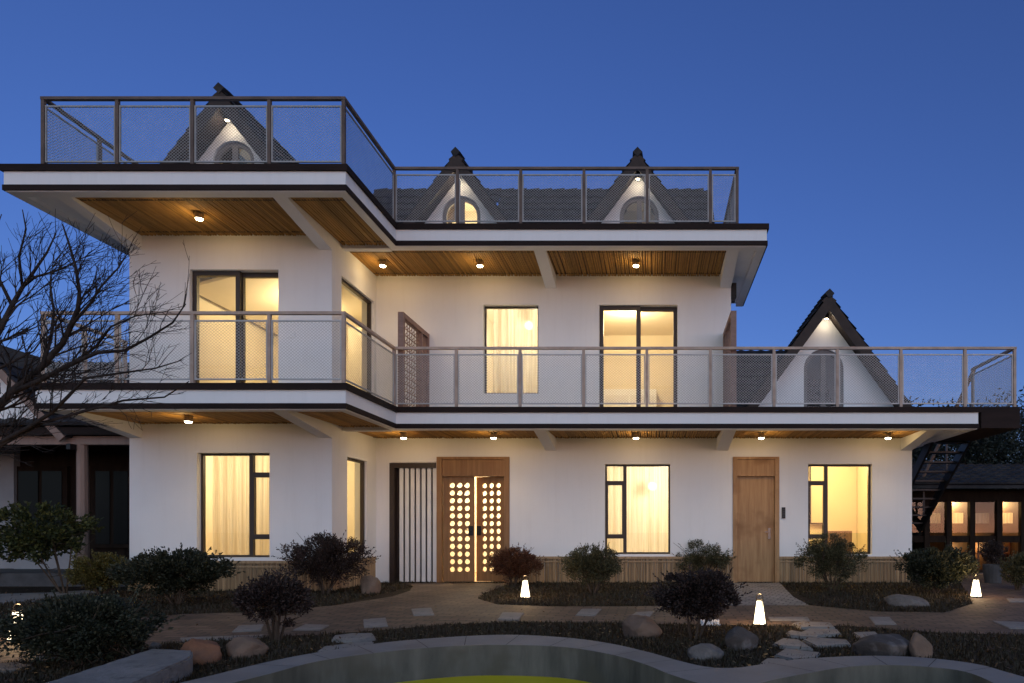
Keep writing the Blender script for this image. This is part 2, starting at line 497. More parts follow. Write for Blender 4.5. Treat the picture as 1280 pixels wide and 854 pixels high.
def wall_holes(mb, a0, a1, z0, z1, holes, place, th):
    """place(a, d, z) -> point; a along the wall, d into it"""
    xs = sorted({a0, a1, *[h[0] for h in holes], *[h[1] for h in holes]})
    zs = sorted({z0, z1, *[max(z0, h[2]) for h in holes], *[min(z1, h[3]) for h in holes]})
    def hole(x, z): return any(h[0] < x < h[1] and h[2] < z < h[3] for h in holes)
    for i in range(len(xs)-1):
        for j in range(len(zs)-1):
            xa, xb, za, zb = xs[i], xs[i+1], zs[j], zs[j+1]
            if hole((xa+xb)/2, (za+zb)/2): continue
            for d in (0, th):
                mb.face([place(xa,d,za), place(xb,d,za), place(xb,d,zb), place(xa,d,zb)])
    for h in holes:
        za, zb = max(z0, h[2]), min(z1, h[3])
        for x in (h[0], h[1]):
            mb.face([place(x,0,za), place(x,th,za), place(x,th,zb), place(x,0,zb)])
        for z in (za, zb):
            mb.face([place(h[0],0,z), place(h[1],0,z), place(h[1],th,z), place(h[0],th,z)])
    for x in (a0, a1):
        mb.face([place(x,0,z0), place(x,th,z0), place(x,th,z1), place(x,0,z1)])

fr_place = lambda a, d, z: (a, YR + d, z)
wg_place = lambda a, d, z: (a, YW + d, z)
sd_place = lambda a, d, z: (XC - d, a, z)
TH = .24
H_MID = (-.984, .317, .558, 2.35); H_RIGHT = (3.05, 4.317, .558, 2.35)
H_DBL = (-4.317, -2.873, 0, 2.494); H_SLAT = (-5.254, -4.33, 0, 2.38); H_SGL = (1.556, 2.476, 0, 2.494)
H_UCUR = (-3.397, -2.302, 3.75, 5.51); H_USL = (-1.095, .46, Z1, 5.51)
H_WG = (-7.828, -6.583, .571, 2.364); H_WU = (-7.951, -6.432, Z1, 5.498)
H_SG = (12.67, 13.55, .571, 2.36); H_SU = (12.44, 13.88, Z1, 5.53)
m = MB()
wall_holes(m, XC, X_LR, -.1, 3.0, [H_MID, H_RIGHT, H_DBL, H_SLAT, H_SGL], fr_place, TH)
wall_holes(m, XW0, XC-.003, -.1, 3.0, [H_WG], wg_place, TH)
wall_holes(m, YW + .001, YR + .1, -.1, 3.0, [H_SG], sd_place, TH)
m.box(XW0, XW0+.24, YW+TH, 19.5, -.1, 3.0); m.box(X_LR-.24, X_LR, YR+TH, 19.5, -.1, 3.0); m.box(XW0, X_LR, 19.5, 19.7, -.1, 3.0)
m.build('ground_floor_wall', STUCCO, house, recalc=False)
m = MB()
wall_holes(m, XC, X_UR, Z1-.1, 6.15, [H_UCUR, H_USL], fr_place, TH)
wall_holes(m, XW0, XC-.003, Z1-.1, 6.15, [H_WU], wg_place, TH)
wall_holes(m, YW + .001, YR + .1, Z1-.1, 6.15, [H_SU], sd_place, TH)
m.box(XW0, XW0+.24, YW+TH, 19.4, Z1, 6.15); m.box(X_UR-.24, X_UR, YR+TH, 19.4, Z1, 6.15); m.box(XW0, X_UR, 19.4, 19.6, Z1, 6.15)
m.build('upper_floor_wall', STUCCO, house, recalc=False)

# --- balcony slabs
def slab(name, zt, xl, xr, back, beams_main, beams_wing):
    zb = zt - .37
    L = [(xl,FW),(XS,FW),(XS,FR),(xr,FR)]
    m = MB()
    m.prism([(xl+.03,FW+.03,zb+.06),(XS-.03,FW+.03,zb+.06),(XS-.03,FR+.03,zb+.06),(xr-.03,FR+.03,zb+.06),(xr-.03,back,zb+.06),(xl+.03,back,zb+.06)], (0,0,zt-.02-zb-.06))
    s = m.build(name, FASCIA, house)
    # fascia band between two dark boards, running round the edge
    edge = [(xl,back),(xl,FW),(XS,FW),(XS,FR),(xr,FR),(xr,back)]
    def band(off, z0, z1, nm, mat, w):
        b = MB()
        # offset outline outwards by off
        e = [(xl-off,back),(xl-off,FW-off),(XS+off,FW-off),(XS+off,FR-off),(xr+off,FR-off),(xr+off,back)]
        i = [(xl-off+w,back),(xl-off+w,FW-off+w),(XS+off-w,FW-off+w),(XS+off-w,FR-off+w),(xr+off-w,FR-off+w),(xr+off-w,back)]
        for k in range(5):
            p = [(*e[k],z0),(*e[k+1],z0),(*i[k+1],z0),(*i[k],z0)]
            b.prism(p, (0,0,z1-z0))
        b.build(nm, mat, s)
    band(.035, zt-.09, zt+.005, 'edge_board', TRIM, .25)
    band(0, zb+.081, zt-.091, 'fascia', FASCIA, .06)
    band(.014, zb, zb+.08, 'drip_board', TRIM, .024)
    return s, zb

def soffit(s, zb, x0, x1, y0, y1, tag_=None):
    """reeds laid front to back below the slab, with two binding strips"""
    m = MB(); x = x0; z = zb + .045
    rnd = random.Random(int(x0*100 + zb*1000))
    while x < x1:
        r = .013 + rnd.random()*.008
        zz = z - rnd.random()*.006
        # half round section
        pts = [(x-r,y0,zz+.01),(x-r*.7,y0,zz-r*.7),(x,y0,zz-r),(x+r*.7,y0,zz-r*.7),(x+r,y0,zz+.01)]
        sag = rnd.random()*.022 - .011
        n = len(m.v)
        m.v += pts + [(p[0]+sag, y1, p[2]) for p in pts]
        for k in range(4):
            m.f.append((n+k, n+k+1, n+5+k+1, n+5+k))
        x += 2*r + rnd.choice((.004,.007,.012))
    o = m.build('bamboo_soffit', REED, s, recalc=False)
    b = MB()
    b.box(x0, x1, y0+.16, y0+.185, z-.02, z-.004); b.box(x0, x1, y1-.16, y1-.135, z-.02, z-.004)
    b.box(x0, x1, y0+.01, y1-.01, z+.0105, z+.0125)
    b.build('soffit_binding', BINDING, s)
    return o

def tapered_beam(s, x0, x1, y0, y1, zf, zw, ztop):
    m = MB()
    m.prism([(x0,y0,ztop),(x0,y0,zf),(x0,y1,zw),(x0,y1,ztop)], (x1-x0,0,0))
    m.build('beam', STUCCO, s)

def edge_beam(s, pts):
    m = MB()
    for b in pts: m.box(*b)
    m.build('edge_beam', STUCCO, s)

def dress(s, zb, xl, xr, wall_right, mains):
    ztop = zb + .058
    zf, zw = zb - .012, zb - .215
    xsb = XS - .14
    edge_beam(s, [(xl+.012, xl+.16, FW+.2, 15.79, zb-.012, ztop), (xr-.16, xr-.012, FR+.2, 15.79, zb-.012, ztop), (xl+.012, XS-.012, FW+.012, FW+.2, zb-.012, ztop), (xsb, XS-.012, FW+.2, FR+.012, zb-.012, ztop), (XC, xsb-.0, FR+.06, FR+.2, zb-.03, ztop-.002), (xsb, xr-.012, FR+.012, FR+.2, zb-.012, ztop)])
    # wing
    for a, b in ((XW0, XW0+.21), (-5.73, XC)):
        tapered_beam(s, a, b, FW+.2, YW, zf, zw, ztop)
    soffit(s, zb, XW0+.21, -5.73, FW+.2, YW)
    soffit(s, zb, XC, xsb, FW+.2, FR+.06)
    xs = sorted(mains)
    prev = XC
    for a, b in xs:
        tapered_beam(s, a, b, FR+.2, YR, zf, zw, ztop)
        soffit(s, zb, prev, a, FR+.2, YR)
        prev = b
    return prev

s_up, zb_up = slab('roof_terrace', Z2, -9.59, 1.98, 15.8, None, None)
dress(s_up, zb_up, -9.59, 1.98, X_UR, [(-2.157,-1.945),(1.30,1.515)])
s_lo, zb_lo = slab('balcony', Z1, -9.12, 5.70, 15.8, None, None)
dress(s_lo, zb_lo, -9.12, 5.70, X_LR, [(-2.157,-1.945),(1.23,1.46),(4.88,5.10)])

# --- bamboo skirting round the foot of the walls
def skirting(segs):
    for (x0, y0, x1, y1, nx, ny) in segs:
        m = MB(); L = math.hypot(x1-x0, y1-y0); t = 0
        rnd = random.Random(int(x0*77))
        while t < L:
            r = .010 + rnd.random()*.005
            x = x0 + (x1-x0)*t/L + nx*.018; y = y0 + (y1-y0)*t/L + ny*.018
            m.tube([(x,y,-.03),(x+(rnd.random()-.5)*.006,y,.47)], r, 5, caps=False)
            t += 2*r
        sk = m.build('bamboo_skirting', REEDV, house, recalc=False)
        ux, uy = (x1-x0)/L, (y1-y0)/L
        b = MB()
        for z0, z1, d in ((.47,.515,.05),(.40,.425,.042)):
            a = Vector((x0+nx*d/2, y0+ny*d/2, (z0+z1)/2)); c = Vector((x1+nx*d/2, y1+ny*d/2, (z0+z1)/2))
            b.bar(a, c, d, z1-z0)
        b.build('cap_rail', REEDV, sk)
skirting([(XW0,YW,XC+.0,YW,0,-1), (XC,YW+.0,XC,YR-.12,1,0), (-2.86,YR,1.55,YR,0,-1), (2.485,YR,X_LR,YR,0,-1)])

# --- windows
def win_frame(name, place, hole, d, cells, bar=.05, depth=.07, label=None, pane_d=.03):
    """cells: list of (a0,a1,z0,z1, extra) as fractions; frame bars around each"""
    a0, a1, z0, z1 = hole
    m = MB(); g = MB()
    def box(xa, xb, za, zb, dd0, dd1, mb=m):
        pts = [place(xa,dd0,za), place(xb,dd0,za), place(xb,dd0,zb), place(xa,dd0,zb)]
        q = [place(xa,dd1,za), place(xb,dd1,za), place(xb,dd1,zb), place(xa,dd1,zb)]
        mb.add(pts+q, [(0,1,2,3),(7,6,5,4),(0,4,5,1),(1,5,6,2),(2,6,7,3),(3,7,4,0)])
    e = .003
    panes = []
    A0, A1, ZZ0, ZZ1 = a0+e, a1-e, z0+e, z1-e
    for (fa0, fa1, fz0, fz1, w, dd) in cells:
        xa, xb = A0 + (A1-A0)*fa0, A0 + (A1-A0)*fa1
        za, zb = ZZ0 + (ZZ1-ZZ0)*fz0, ZZ0 + (ZZ1-ZZ0)*fz1
        box(xa, xb, zb-w, zb, d+dd, d+dd+depth); box(xa, xb, za, za+w, d+dd, d+dd+depth)
        box(xa, xa+w, za+w, zb-w, d+dd, d+dd+depth); box(xb-w, xb, za+w, zb-w, d+dd, d+dd+depth)
        panes.append((xa+w, xb-w, za+w, zb-w, d+dd+depth*.5))
    f = m.build(name, FRAME, house)
    for (xa, xb, za, zb, dd) in panes:
        p = MB(); p.face([place(xa-.004,dd,za-.004), place(xb+.004,dd,za-.004), place(xb+.004,dd,zb+.004), place(xa-.004,dd,zb+.004)])
        p.build('pane', GLASS, f, recalc=False)
    return f

w3 = lambda flip=False: [(1-b, 1-a, c, d, w, dd) if flip else (a, b, c, d, w, dd) for a, b, c, d, w, dd in
     [(0,.30,.80,1,.032,0),(0,.30,.19,.80,.055,-.012),(0,.30,0,.19,.032,0),(.30,1,0,1,.036,0)]]
win_frame('window', fr_place, H_MID, .11, w3())
win_frame('window', fr_place, H_RIGHT, .11, w3())
win_frame('window', wg_place, H_WG, .11, w3(True))
win_frame('window', sd_place, H_SG, .05, [(0,1,0,1,.04,0)])
win_frame('window', sd_place, H_SU, .05, [(0,1,0,1,.045,0)])
win_frame('window', fr_place, H_UCUR, .11, [(0,1,0,1,.03,0)])
win_frame('sliding_door', fr_place, H_USL, .07, [(0,.52,0,1,.075,0),(.48,1,0,1,.075,.075)])
win_frame('sliding_door', wg_place, H_WU, .07, [(0,.54,0,1,.075,0),(.50,1,0,1,.075,.075)])

# --- rooms behind the windows
def room(name, x0, x1, y0, y1, z0, z1, open_side=None):
    m = MB()
    m.face([(x0,y1,z0),(x1,y1,z0),(x1,y1,z1),(x0,y1,z1)])
    m.face([(x0,y0,z0),(x0,y1,z0),(x0,y1,z1),(x0,y0,z1)])
    if open_side != 'right':
        m.face([(x1,y0,z0),(x1,y1,z0),(x1,y1,z1),(x1,y0,z1)])
    else:
        m.face([(x1,YR+.05,z0),(x1,y1,z0),(x1,y1,z1),(x1,YR+.05,z1)])
    m.face([(x0,y0,z1),(x1,y0,z1),(x1,y1,z1),(x0,y1,z1)])
    o = m.build(name, CREAM, house, recalc=False)
    f = MB(); f.face([(x0,y0,z0),(x1,y0,z0),(x1,y1,z0),(x0,y1,z0)])
    f.build('floor_covering', INFLOOR, o, recalc=False)
    return o
WARM = (1.0, .72, .34)
YELL = (1.0, .66, .20)
room('room', XW0+.27, XC-TH+.02, YW+TH-.02, 15.6, .05, 2.80, 'right')
lamp('room_light', (-7.3, 13.7, 2.3), 115, (1.0,.82,.52), .15)
room('room', -5.26, -2.4, YR+TH-.02, 17.5, .003, 2.80)
lamp('room_light', (-3.5, 15.6, 2.4), 420, (1.0,.88,.64), .15)
room('room', -1.7, 1.2, YR+TH-.02, 17.2, .05, 2.80)
lamp('room_light', (.25, 15.7, 2.1), 165, (1.0,.93,.76), .15)
room('room', 2.55, X_LR-.27, YR+TH-.02, 16.9, .05, 2.80)
lamp('room_light', (3.6, 15.6, 2.5), 100, (1.0,.74,.32), .15)
room('room', XW0+.27, XC-TH+.02, YW+TH-.02, 16.2, Z1+.003, 6.0, 'right')
lamp('room_light', (-7.0, 14.4, 5.5), 100, (1.0,.78,.44), .15)
room('room', -3.9, -1.7, YR+TH-.02, 17.0, Z1+.003, 6.0)
lamp('room_light', (-2.7, 15.6, 5.2), 105, (1.0,.91,.72), .15)
room('room', -1.6, 1.2, YR+TH-.02, 18.0, Z1+.003, 6.0)
lamp('room_light', (-.6, 15.9, 5.6), 120, (1.0,.80,.48), .15)

# ceiling coves and joinery inside the rooms with clear glass
m = MB(); m.prism([(-8.6,13.0,5.55),(-8.6,16.1,5.55),(-6.9,16.1,5.99),(-6.9,13.0,5.99)], (0,0,-.06)); m.box(-6.6,-5.9,15.2,16.15,Z1+.01,5.4)
m.build('sloping_ceiling', CREAM, house)
m = MB(); m.box(-6.55,-5.8,13.2,16.1,5.62,5.7)
m.build('ceiling_cove', CREAM, house)
m = MB(); m.prism([(4.02,16.84,.1),(4.02,16.84,1.15),(3.72,16.84,1.15),(3.72,16.84,2.75),(4.83,16.84,2.75),(4.83,16.84,.1)], (0,.04,0))
m.build('stepped_wall_panel', CREAM, house)
m = MB(); m.box(4.0,4.03,16.79,16.84,.1,1.18); m.box(3.70,4.03,16.79,16.84,1.18,1.21); m.box(3.70,3.73,16.79,16.84,1.21,2.75)  # shadow line of the stepped panel, put in as dark strips
m.build('panel_shadow_strip', FRAME, house)

# --- curtains hang free behind the glass
def curtain(a0, a1, z0, z1, d, place, label, amp=.042, per=.15):
    m = MB(); n = int((a1-a0)/.012); rnd = random.Random(int(a0*31))
    ph = rnd.random()*6
    cols = []
    for i in range(n+1):
        a = a0 + (a1-a0)*i/n
        o = amp*math.sin(2*math.pi*a/per + ph + .9*math.sin(a*5+ph)) * (.6+.4*math.sin(a*3.1))
        cols.append((a, o))
    for i in range(n):
        (a, o), (b, q) = cols[i], cols[i+1]
        m.face([place(a,d+o*.7,z1), place(a,d+o,z0), place(b,d+q,z0), place(b,d+q*.7,z1)])
    bm_o = m.build('curtain', CURTAIN, base=place((a0+a1)/2, d, z0), recalc=False)
    me = bm_o.data
    b = bmesh.new(); b.from_mesh(me); bmesh.ops.remove_doubles(b, verts=b.verts, dist=1e-5); b.to_mesh(me); b.free()
    me.polygons.foreach_set('use_smooth', [True]*len(me.polygons))
    return tag(bm_o, label, 'curtain', 'sheer curtains behind the windows')
curtain(-7.80, -6.45, .12, 2.7, .42, wg_place, 'sheer curtain glowing behind the ground floor window of the projecting wing')
curtain(12.75, 13.35, .12, 2.7, .4, sd_place, 'narrow sheer curtain behind the ground floor side window of the wing')
curtain(-1.1, .5, .12, 2.7, .42, fr_place, 'bright cream curtain behind the ground floor window between the wooden doors')
curtain(-3.3, -2.1, Z1+.05, 5.85, .42, fr_place, 'pleated sheer curtain in the upper window beside the lattice screen')
curtain(12.5, 12.95, Z1+.05, 5.85, .5, sd_place, 'bunched curtain in the upper side window of the wing')

GLOBE = emit('lamp_globe', (1.0,.85,.58), 9.0)
def pendant(p, z_top, label):
    o = thing('pendant_lamp', (p.x, p.y, z_top), label, 'lamp', 'pendant lamps in the rooms')
    m = MB(); m.lathe([(0,-.09),(.05,-.075),(.085,-.03),(.09,0),(.075,.05),(.03,.085),(0,.09)],18,(p.x,p.y,p.z)); m.build('globe', GLOBE, o, smooth=True)
    m = MB(); m.tube([(p.x,p.y,p.z+.085),(p.x,p.y,z_top-.02)],.006,6); m.lathe([(0,-.03),(.05,-.03),(.05,0),(0,0)],12,(p.x,p.y,z_top)); m.build('cord', BLACK, o)
pendant(P(815,608,14.95), 2.795, 'round lamp glowing through the curtain of the ground floor window between the doors')
pendant(P(661,407,14.95), 5.995, 'round lamp glowing through the pleated upper curtain')
# --- doors
def oak_frame(name, x0, x1, z1, leaf_top, jamb, mat=DOORWOOD):
    m = MB()
    y0, y1 = YR-.03, YR+.16
    m.box(x0, x0+jamb, y0, y1, 0, z1); m.box(x1-jamb, x1, y0, y1, 0, z1)
    m.box(x0+jamb, x1-jamb, y0, y1, z1-.05, z1)
    m.box(x0+jamb, x1-jamb, y0+.03, y1, leaf_top, z1-.05)
    m.box(x0+jamb, x1-jamb, y0+.002, y1, leaf_top-.012, leaf_top+.012)
    return m.build(name, mat, house)
dd = oak_frame('double_door', H_DBL[0]+.003, H_DBL[1]-.003, 2.49, 2.12, .10, REDOAK)

def holed_leaf(w, z0, z1, cols, rows, rad, th):
    """leaf in local coordinates: u 0..w, v z0..z1, depth 0..th; holes at (u, v)"""
    m = MB(); n = 20
    pu = cols[1]-cols[0]; pv = rows[1]-rows[0]
    us = [0, cols[0]-pu/2] + [c+pu/2 for c in cols] + [w]
    vs = [z0, rows[0]-pv/2] + [r+pv/2 for r in rows] + [z1]
    for i in range(len(us)-1):
        for j in range(len(vs)-1):
            u0, u1, v0, v1 = us[i], us[i+1], vs[j], vs[j+1]
            if 1 <= i <= len(cols) and 1 <= j <= len(rows):
                cu, cv = cols[i-1], rows[j-1]
                circ = []; sq = []
                for k in range(n):
                    t = 2*math.pi*(k+.5)/n
                    c, s_ = math.cos(t), math.sin(t)
                    circ.append((cu+rad*c, cv+rad*s_))
                    q = max(abs(c), abs(s_))
                    sq.append((cu+c/q*(u1-u0)/2, cv+s_/q*(v1-v0)/2))
                # corner points snap
                corners = [(u1,v1),(u0,v1),(u0,v0),(u1,v0)]
                for dpt in (0, th):
                    base = len(m.v)
                    m.v += [(p[0],dpt,p[1]) for p in circ] + [(p[0],dpt,p[1]) for p in sq] + [(c[0],dpt,c[1]) for c in corners]
                    for k in range(n):
                        k2 = (k+1) % n
                        m.f.append((base+k, base+k2, base+n+k2, base+n+k))
                    for ci, (cx, cy) in enumerate(corners):
                        ang = (ci*90+45)
                        k = int((ang/360)*n - .5); 
                        m.f.append((base+n+k, base+n+(k+1) % n, base+2*n+ci))
                base = len(m.v)
                m.v += [(p[0],0,p[1]) for p in circ] + [(p[0],th,p[1]) for p in circ]
                for k in range(n):
                    k2 = (k+1) % n
                    m.f.append((base+k, base+k2, base+n+k2, base+n+k))
            else:
                for dpt in (0, th):
                    m.face([(u0,dpt,v0),(u1,dpt,v0),(u1,dpt,v1),(u0,dpt,v1)])
    for u in (0, w):
        m.face([(u,0,z0),(u,th,z0),(u,th,z1),(u,0,z1)])
    for v in (z0, z1):
        m.face([(0,0,v),(w,0,v),(w,th,v),(0,th,v)])
    return m
LW = .612
cols = [LW/2-.149+.02, LW/2+.02, LW/2+.149+.02]; rows = [.256+.1522*k for k in range(12)]
def put_leaf(mirror, hx, ang):
    mb = holed_leaf(LW, .012, 2.105, cols if not mirror else [LW-c for c in reversed(cols)], rows, .05, .045)
    hb = MB()
    ua = LW-.105
    hb.box(ua, ua+.09, -.022, -.002, .93, 1.12); hb.tube([(ua+.045,-.02,1.04),(ua+.045,-.06,1.04)], .012, 8); hb.box(ua-.04, ua+.055, -.07, -.052, 1.03, 1.052)
    hb.lathe([(.0,0),(.016,0),(.016,.012),(0,.012)], 10, (ua+.045,-.03,.97))
    out = []
    for b, nm, mt in ((mb, 'door_leaf', REDOAK), (hb, 'handle', BLACK)):
        v2 = []
        for (u, d, z) in b.v:
            uu = -u if mirror else u
            c, s_ = math.cos(ang), math.sin(ang)
            v2.append((hx + uu*c - d*s_, YR+.06 + uu*s_ + d*c, z))
        b.v = v2
        b.build(nm, mt, dd, recalc=(nm == 'handle'))
put_leaf(False, -4.205, 0)
put_leaf(True, -2.985, -R(13))

sd = oak_frame('single_door', H_SGL[0]+.003, H_SGL[1]-.003, 2.49, 2.12, .085)
m = MB(); m.box(H_SGL[0]+.092, H_SGL[1]-.092, YR+.045, YR+.09, .01, 2.107)
m.build('door_leaf', DOORWOOD, sd)
m = MB(); m.box(2.26, 2.31, YR+.03, YR+.043, .86, 1.08); m.tube([(2.285,YR+.035,1.0),(2.285,YR-.01,1.0)], .011, 8); m.box(2.19, 2.30, YR-.022, YR-.006, .99, 1.012)
m.build('handle', STEEL, sd)

# slatted panel beside the double door
m = MB(); m.box(H_SLAT[0]+.003, H_SLAT[0]+.10, YR-.02, YR+.16, 0, 2.37); m.box(H_SLAT[0]+.10, H_SLAT[1]-.003, YR-.02, YR+.16, 2.27, 2.37)
m.box(H_SLAT[0]+.10, H_SLAT[1]-.003, YR+.15, YR+.17, 0, 2.27)
sl = m.build('slatted_screen', FRAME, house)
m = MB(); x = H_SLAT[0]+.185
while x < H_SLAT[1]-.03:
    m.box(x, x+.072, YR+.03, YR+.075, .01, 2.27); x += .1105
m.build('slats', SLATW, sl)

# --- roofs
def tile_roof(mb, P0, U, V, width, length, course=.30, pitch=.24, wave=.022, lift=.035):
    P0, U, V = Vector(P0), Vector(U).normalized(), Vector(V).normalized()
    N = U.cross(V).normalized()
    if N.z < 0: N = -N
    nc = int(math.ceil(length/course)); nu = max(2, int(width/(pitch/6)))
    for i in range(nc):
        v0 = i*course; v1 = min(length, (i+1)*course + .05)
        rows_ = []
        for (v, l) in ((v0, 0.0), (v0, lift+.008), (v1, .006)):
            row = []
            for k in range(nu+1):
                u = width*k/nu
                ph = (u/pitch) % 1.0
                w = wave*(math.sin(math.pi*min(1, ph/.6)) if ph < .6 else -.35*math.sin(math.pi*(ph-.6)/.4))
                row.append(P0 + U*u + V*v + N*(l + (w if l else w*.2)))
            rows_.append(row)
        base = len(mb.v)
        for row in rows_: mb.v += [tuple(p) for p in row]
        w_ = nu+1
        for r in range(2):
            for k in range(nu):
                mb.f.append((base+r*w_+k, base+r*w_+k+1, base+(r+1)*w_+k+1, base+(r+1)*w_+k))

m = MB()
for xa, xb in ((-6.65,-4.82),(-3.62,-.95),(.27,1.35)):
    tile_roof(m, (xa,14.7,6.50), (1,0,0), (0,2.1,2.60), xb-xa, 3.34)
for xa, xb in ((-4.82,-3.62),(-.95,.27)):
    tile_roof(m, (xa,14.7+2.1*.84,6.50+2.6*.84), (1,0,0), (0,2.1,2.60), xb-xa, 3.34*.16)
rf = m.build('roof', TILE, house, recalc=False, smooth=False)
m = MB(); x = -6.65
while x < 1.0:
    m.tube([(x,16.8,9.07),(x+.32,16.8,9.09)], [.07,.085], 10); x += .3
m.build('ridge_tile', TILE, rf)
m = MB(); m.prism([(1.33,14.75,6.42),(1.33,16.8,9.03),(1.33,16.8,6.42)], (.02,0,0))
m.build('gable_end', STUCCO, rf)
m = MB()
tile_roof(m, (1.54,15.1,3.22), (1,0,0), (0,1.95,2.15), 2.4, 2.9)
rf2 = m.build('roof', TILE, house, recalc=False)

def dormer(cx, yf, apex, base, slope, back, wcx, ww, wtop, overhang=.42, lit=None, pane_cols=(0,0)):
    """A shaped gable: wall with an arched opening, two tiled slopes running back, ridge, verge boards, arched window"""
    th = .13
    n = Vector((slope, 0, 1)).normalized()
    yw = yf + overhang
    c = math.cos(math.atan(slope)); vert = th/c
    ha = (apex-base)/slope
    inner_apex = apex - vert - .02
    hi = (inner_apex-base)/slope
    r = ww/2
    m = MB()
    pts = [(cx-hi,yw,base), (wcx-r,yw,base)]
    zc = wtop - r
    for k in range(0, 17):
        t = math.pi - math.pi*k/16
        pts.append((wcx + r*math.cos(t), yw, zc + r*math.sin(t)))
    pts += [(wcx+r,yw,base), (cx+hi,yw,base), (cx,yw,inner_apex)]
    m.prism(pts, (0,.15,0))
    d = m.build('dormer', STUCCO, house)
    # slopes
    m = MB()
    for s in (-1, 1):
        L = (apex-base)/math.sin(math.atan(slope))
        tile_roof(m, (cx+s*ha, yf, base), (0,1,0), (-s*1, 0, slope), back-yf, L, course=.28, pitch=.22)
    m.build('dormer_roof', TILE, d, recalc=False)
    m = MB()
    for s in (-1, 1):
        ex = ha
        m.prism([(cx+s*ex,yf+.005,base),(cx,yf+.005,apex),(cx,yf+.005,apex-vert),(cx+s*(ex-vert/slope),yf+.005,base)], (0,back-yf-.01,0))
    m.build('roof_lining', VERGE, d)
    m = MB()
    for s in (-1, 1):
        a = Vector((cx+s*(ha+.01), yf-.02, base-.02)); b = Vector((cx-s*.0, yf-.02, apex-.02))
        nn = Vector((-s*slope, 0, -1)).normalized()
        m.prism([a + Vector((0,-.01 if s > 0 else -.012,0)), b + Vector((0,-.01 if s > 0 else -.012,0)), b+nn*.19, a+nn*.19], (0,.035,0))
    m.build('verge_board', VERGE, d)
    m = MB(); y = yf-.05; 
    while y < back:
        m.tube([(cx,y,apex+.01),(cx,y+.34,apex+.03)], [.10,.12], 4); y += .32
    m.build('ridge_tile', TILE, d)
    # arched window
    m = MB(); fr = .085; yy = yw+.05
    ring_o = [(wcx-r+.002, base)] + [(wcx+(r-.002)*math.cos(math.pi-math.pi*k/24), zc+(r-.002)*math.sin(math.pi-math.pi*k/24)) for k in range(25)] + [(wcx+r-.002, base)]
    ri = r-fr
    ring_i = [(wcx-ri, base)] + [(wcx+ri*math.cos(math.pi-math.pi*k/24), zc+ri*math.sin(math.pi-math.pi*k/24)) for k in range(25)] + [(wcx+ri, base)]
    for k in range(len(ring_o)-1):
        m.prism([(ring_o[k][0],yy,ring_o[k][1]),(ring_o[k+1][0],yy,ring_o[k+1][1]),(ring_i[k+1][0],yy,ring_i[k+1][1]),(ring_i[k][0],yy,ring_i[k][1])], (0,.06,0))
    m.box(wcx-.055, wcx+.055, yy+.004, yy+.05, base, zc+ri-.003)
    m.box(wcx-ri+.0, wcx-.056, yy+.008, yy+.045, base+.55, base+.62); m.box(wcx+.056, wcx+ri, yy+.008, yy+.045, base+.55, base+.62)
    m.build('arched_window_frame', GREYFRAME, d)
    m = MB(); m.face([(p[0],yy+.03,p[1]) for p in ring_i])
    m.build('arched_pane', GLASS, d, recalc=False)
    m = MB(); x0, x1 = wcx-r-.12, wcx+r+.12; y0, y1, z0, z1 = yw+.15, yw+1.0, base+.01, wtop+.12
    m.face([(x0,y1,z0),(x1,y1,z0),(x1,y1,z1),(x0,y1,z1)]); m.face([(x0,y0,z0),(x0,y1,z0),(x0,y1,z1),(x0,y0,z1)])
    m.face([(x1,y0,z0),(x1,y1,z0),(x1,y1,z1),(x1,y0,z1)]); m.face([(x0,y0,z1),(x1,y0,z1),(x1,y1,z1),(x0,y1,z1)]); m.face([(x0,y0,z0),(x1,y0,z0),(x1,y1,z0),(x0,y1,z0)])
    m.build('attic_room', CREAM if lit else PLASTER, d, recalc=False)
    if lit:
        lamp('attic_light', (wcx, yw+.55, wtop-.55), lit, (1.0,.80,.48), .12)
    return yw, inner_apex

def wx(px, Y): return (px-818)*Y/F
DORM = []
DORM.append((wx(275,13.05), dormer(wx(275,13.05), 13.05, 9.18, Z2+.01, 1.27, 17.0, wx(293,13.5), .80, 1.05+485*13.5/F, lit=1.6)))
DORM.append((wx(570,15.0), dormer(wx(570,15.0), 15.0, 9.05, Z2+.01, 1.33, 17.0, wx(577,15.45), .84, 1.05+416*15.45/F, lit=34)))
DORM.append((wx(797,15.0), dormer(wx(797,15.0), 15.0, 9.05, Z2+.01, 1.33, 17.0, wx(799,15.45), .86, 1.05+416*15.45/F, lit=1.0)))
DORM.append((wx(1036.5,14.8), dormer(wx(1036.5,14.8), 14.8, 5.98, Z1+.01, 1.36, 17.6, wx(1030,15.2), .86, 1.05+226*15.2/F)))

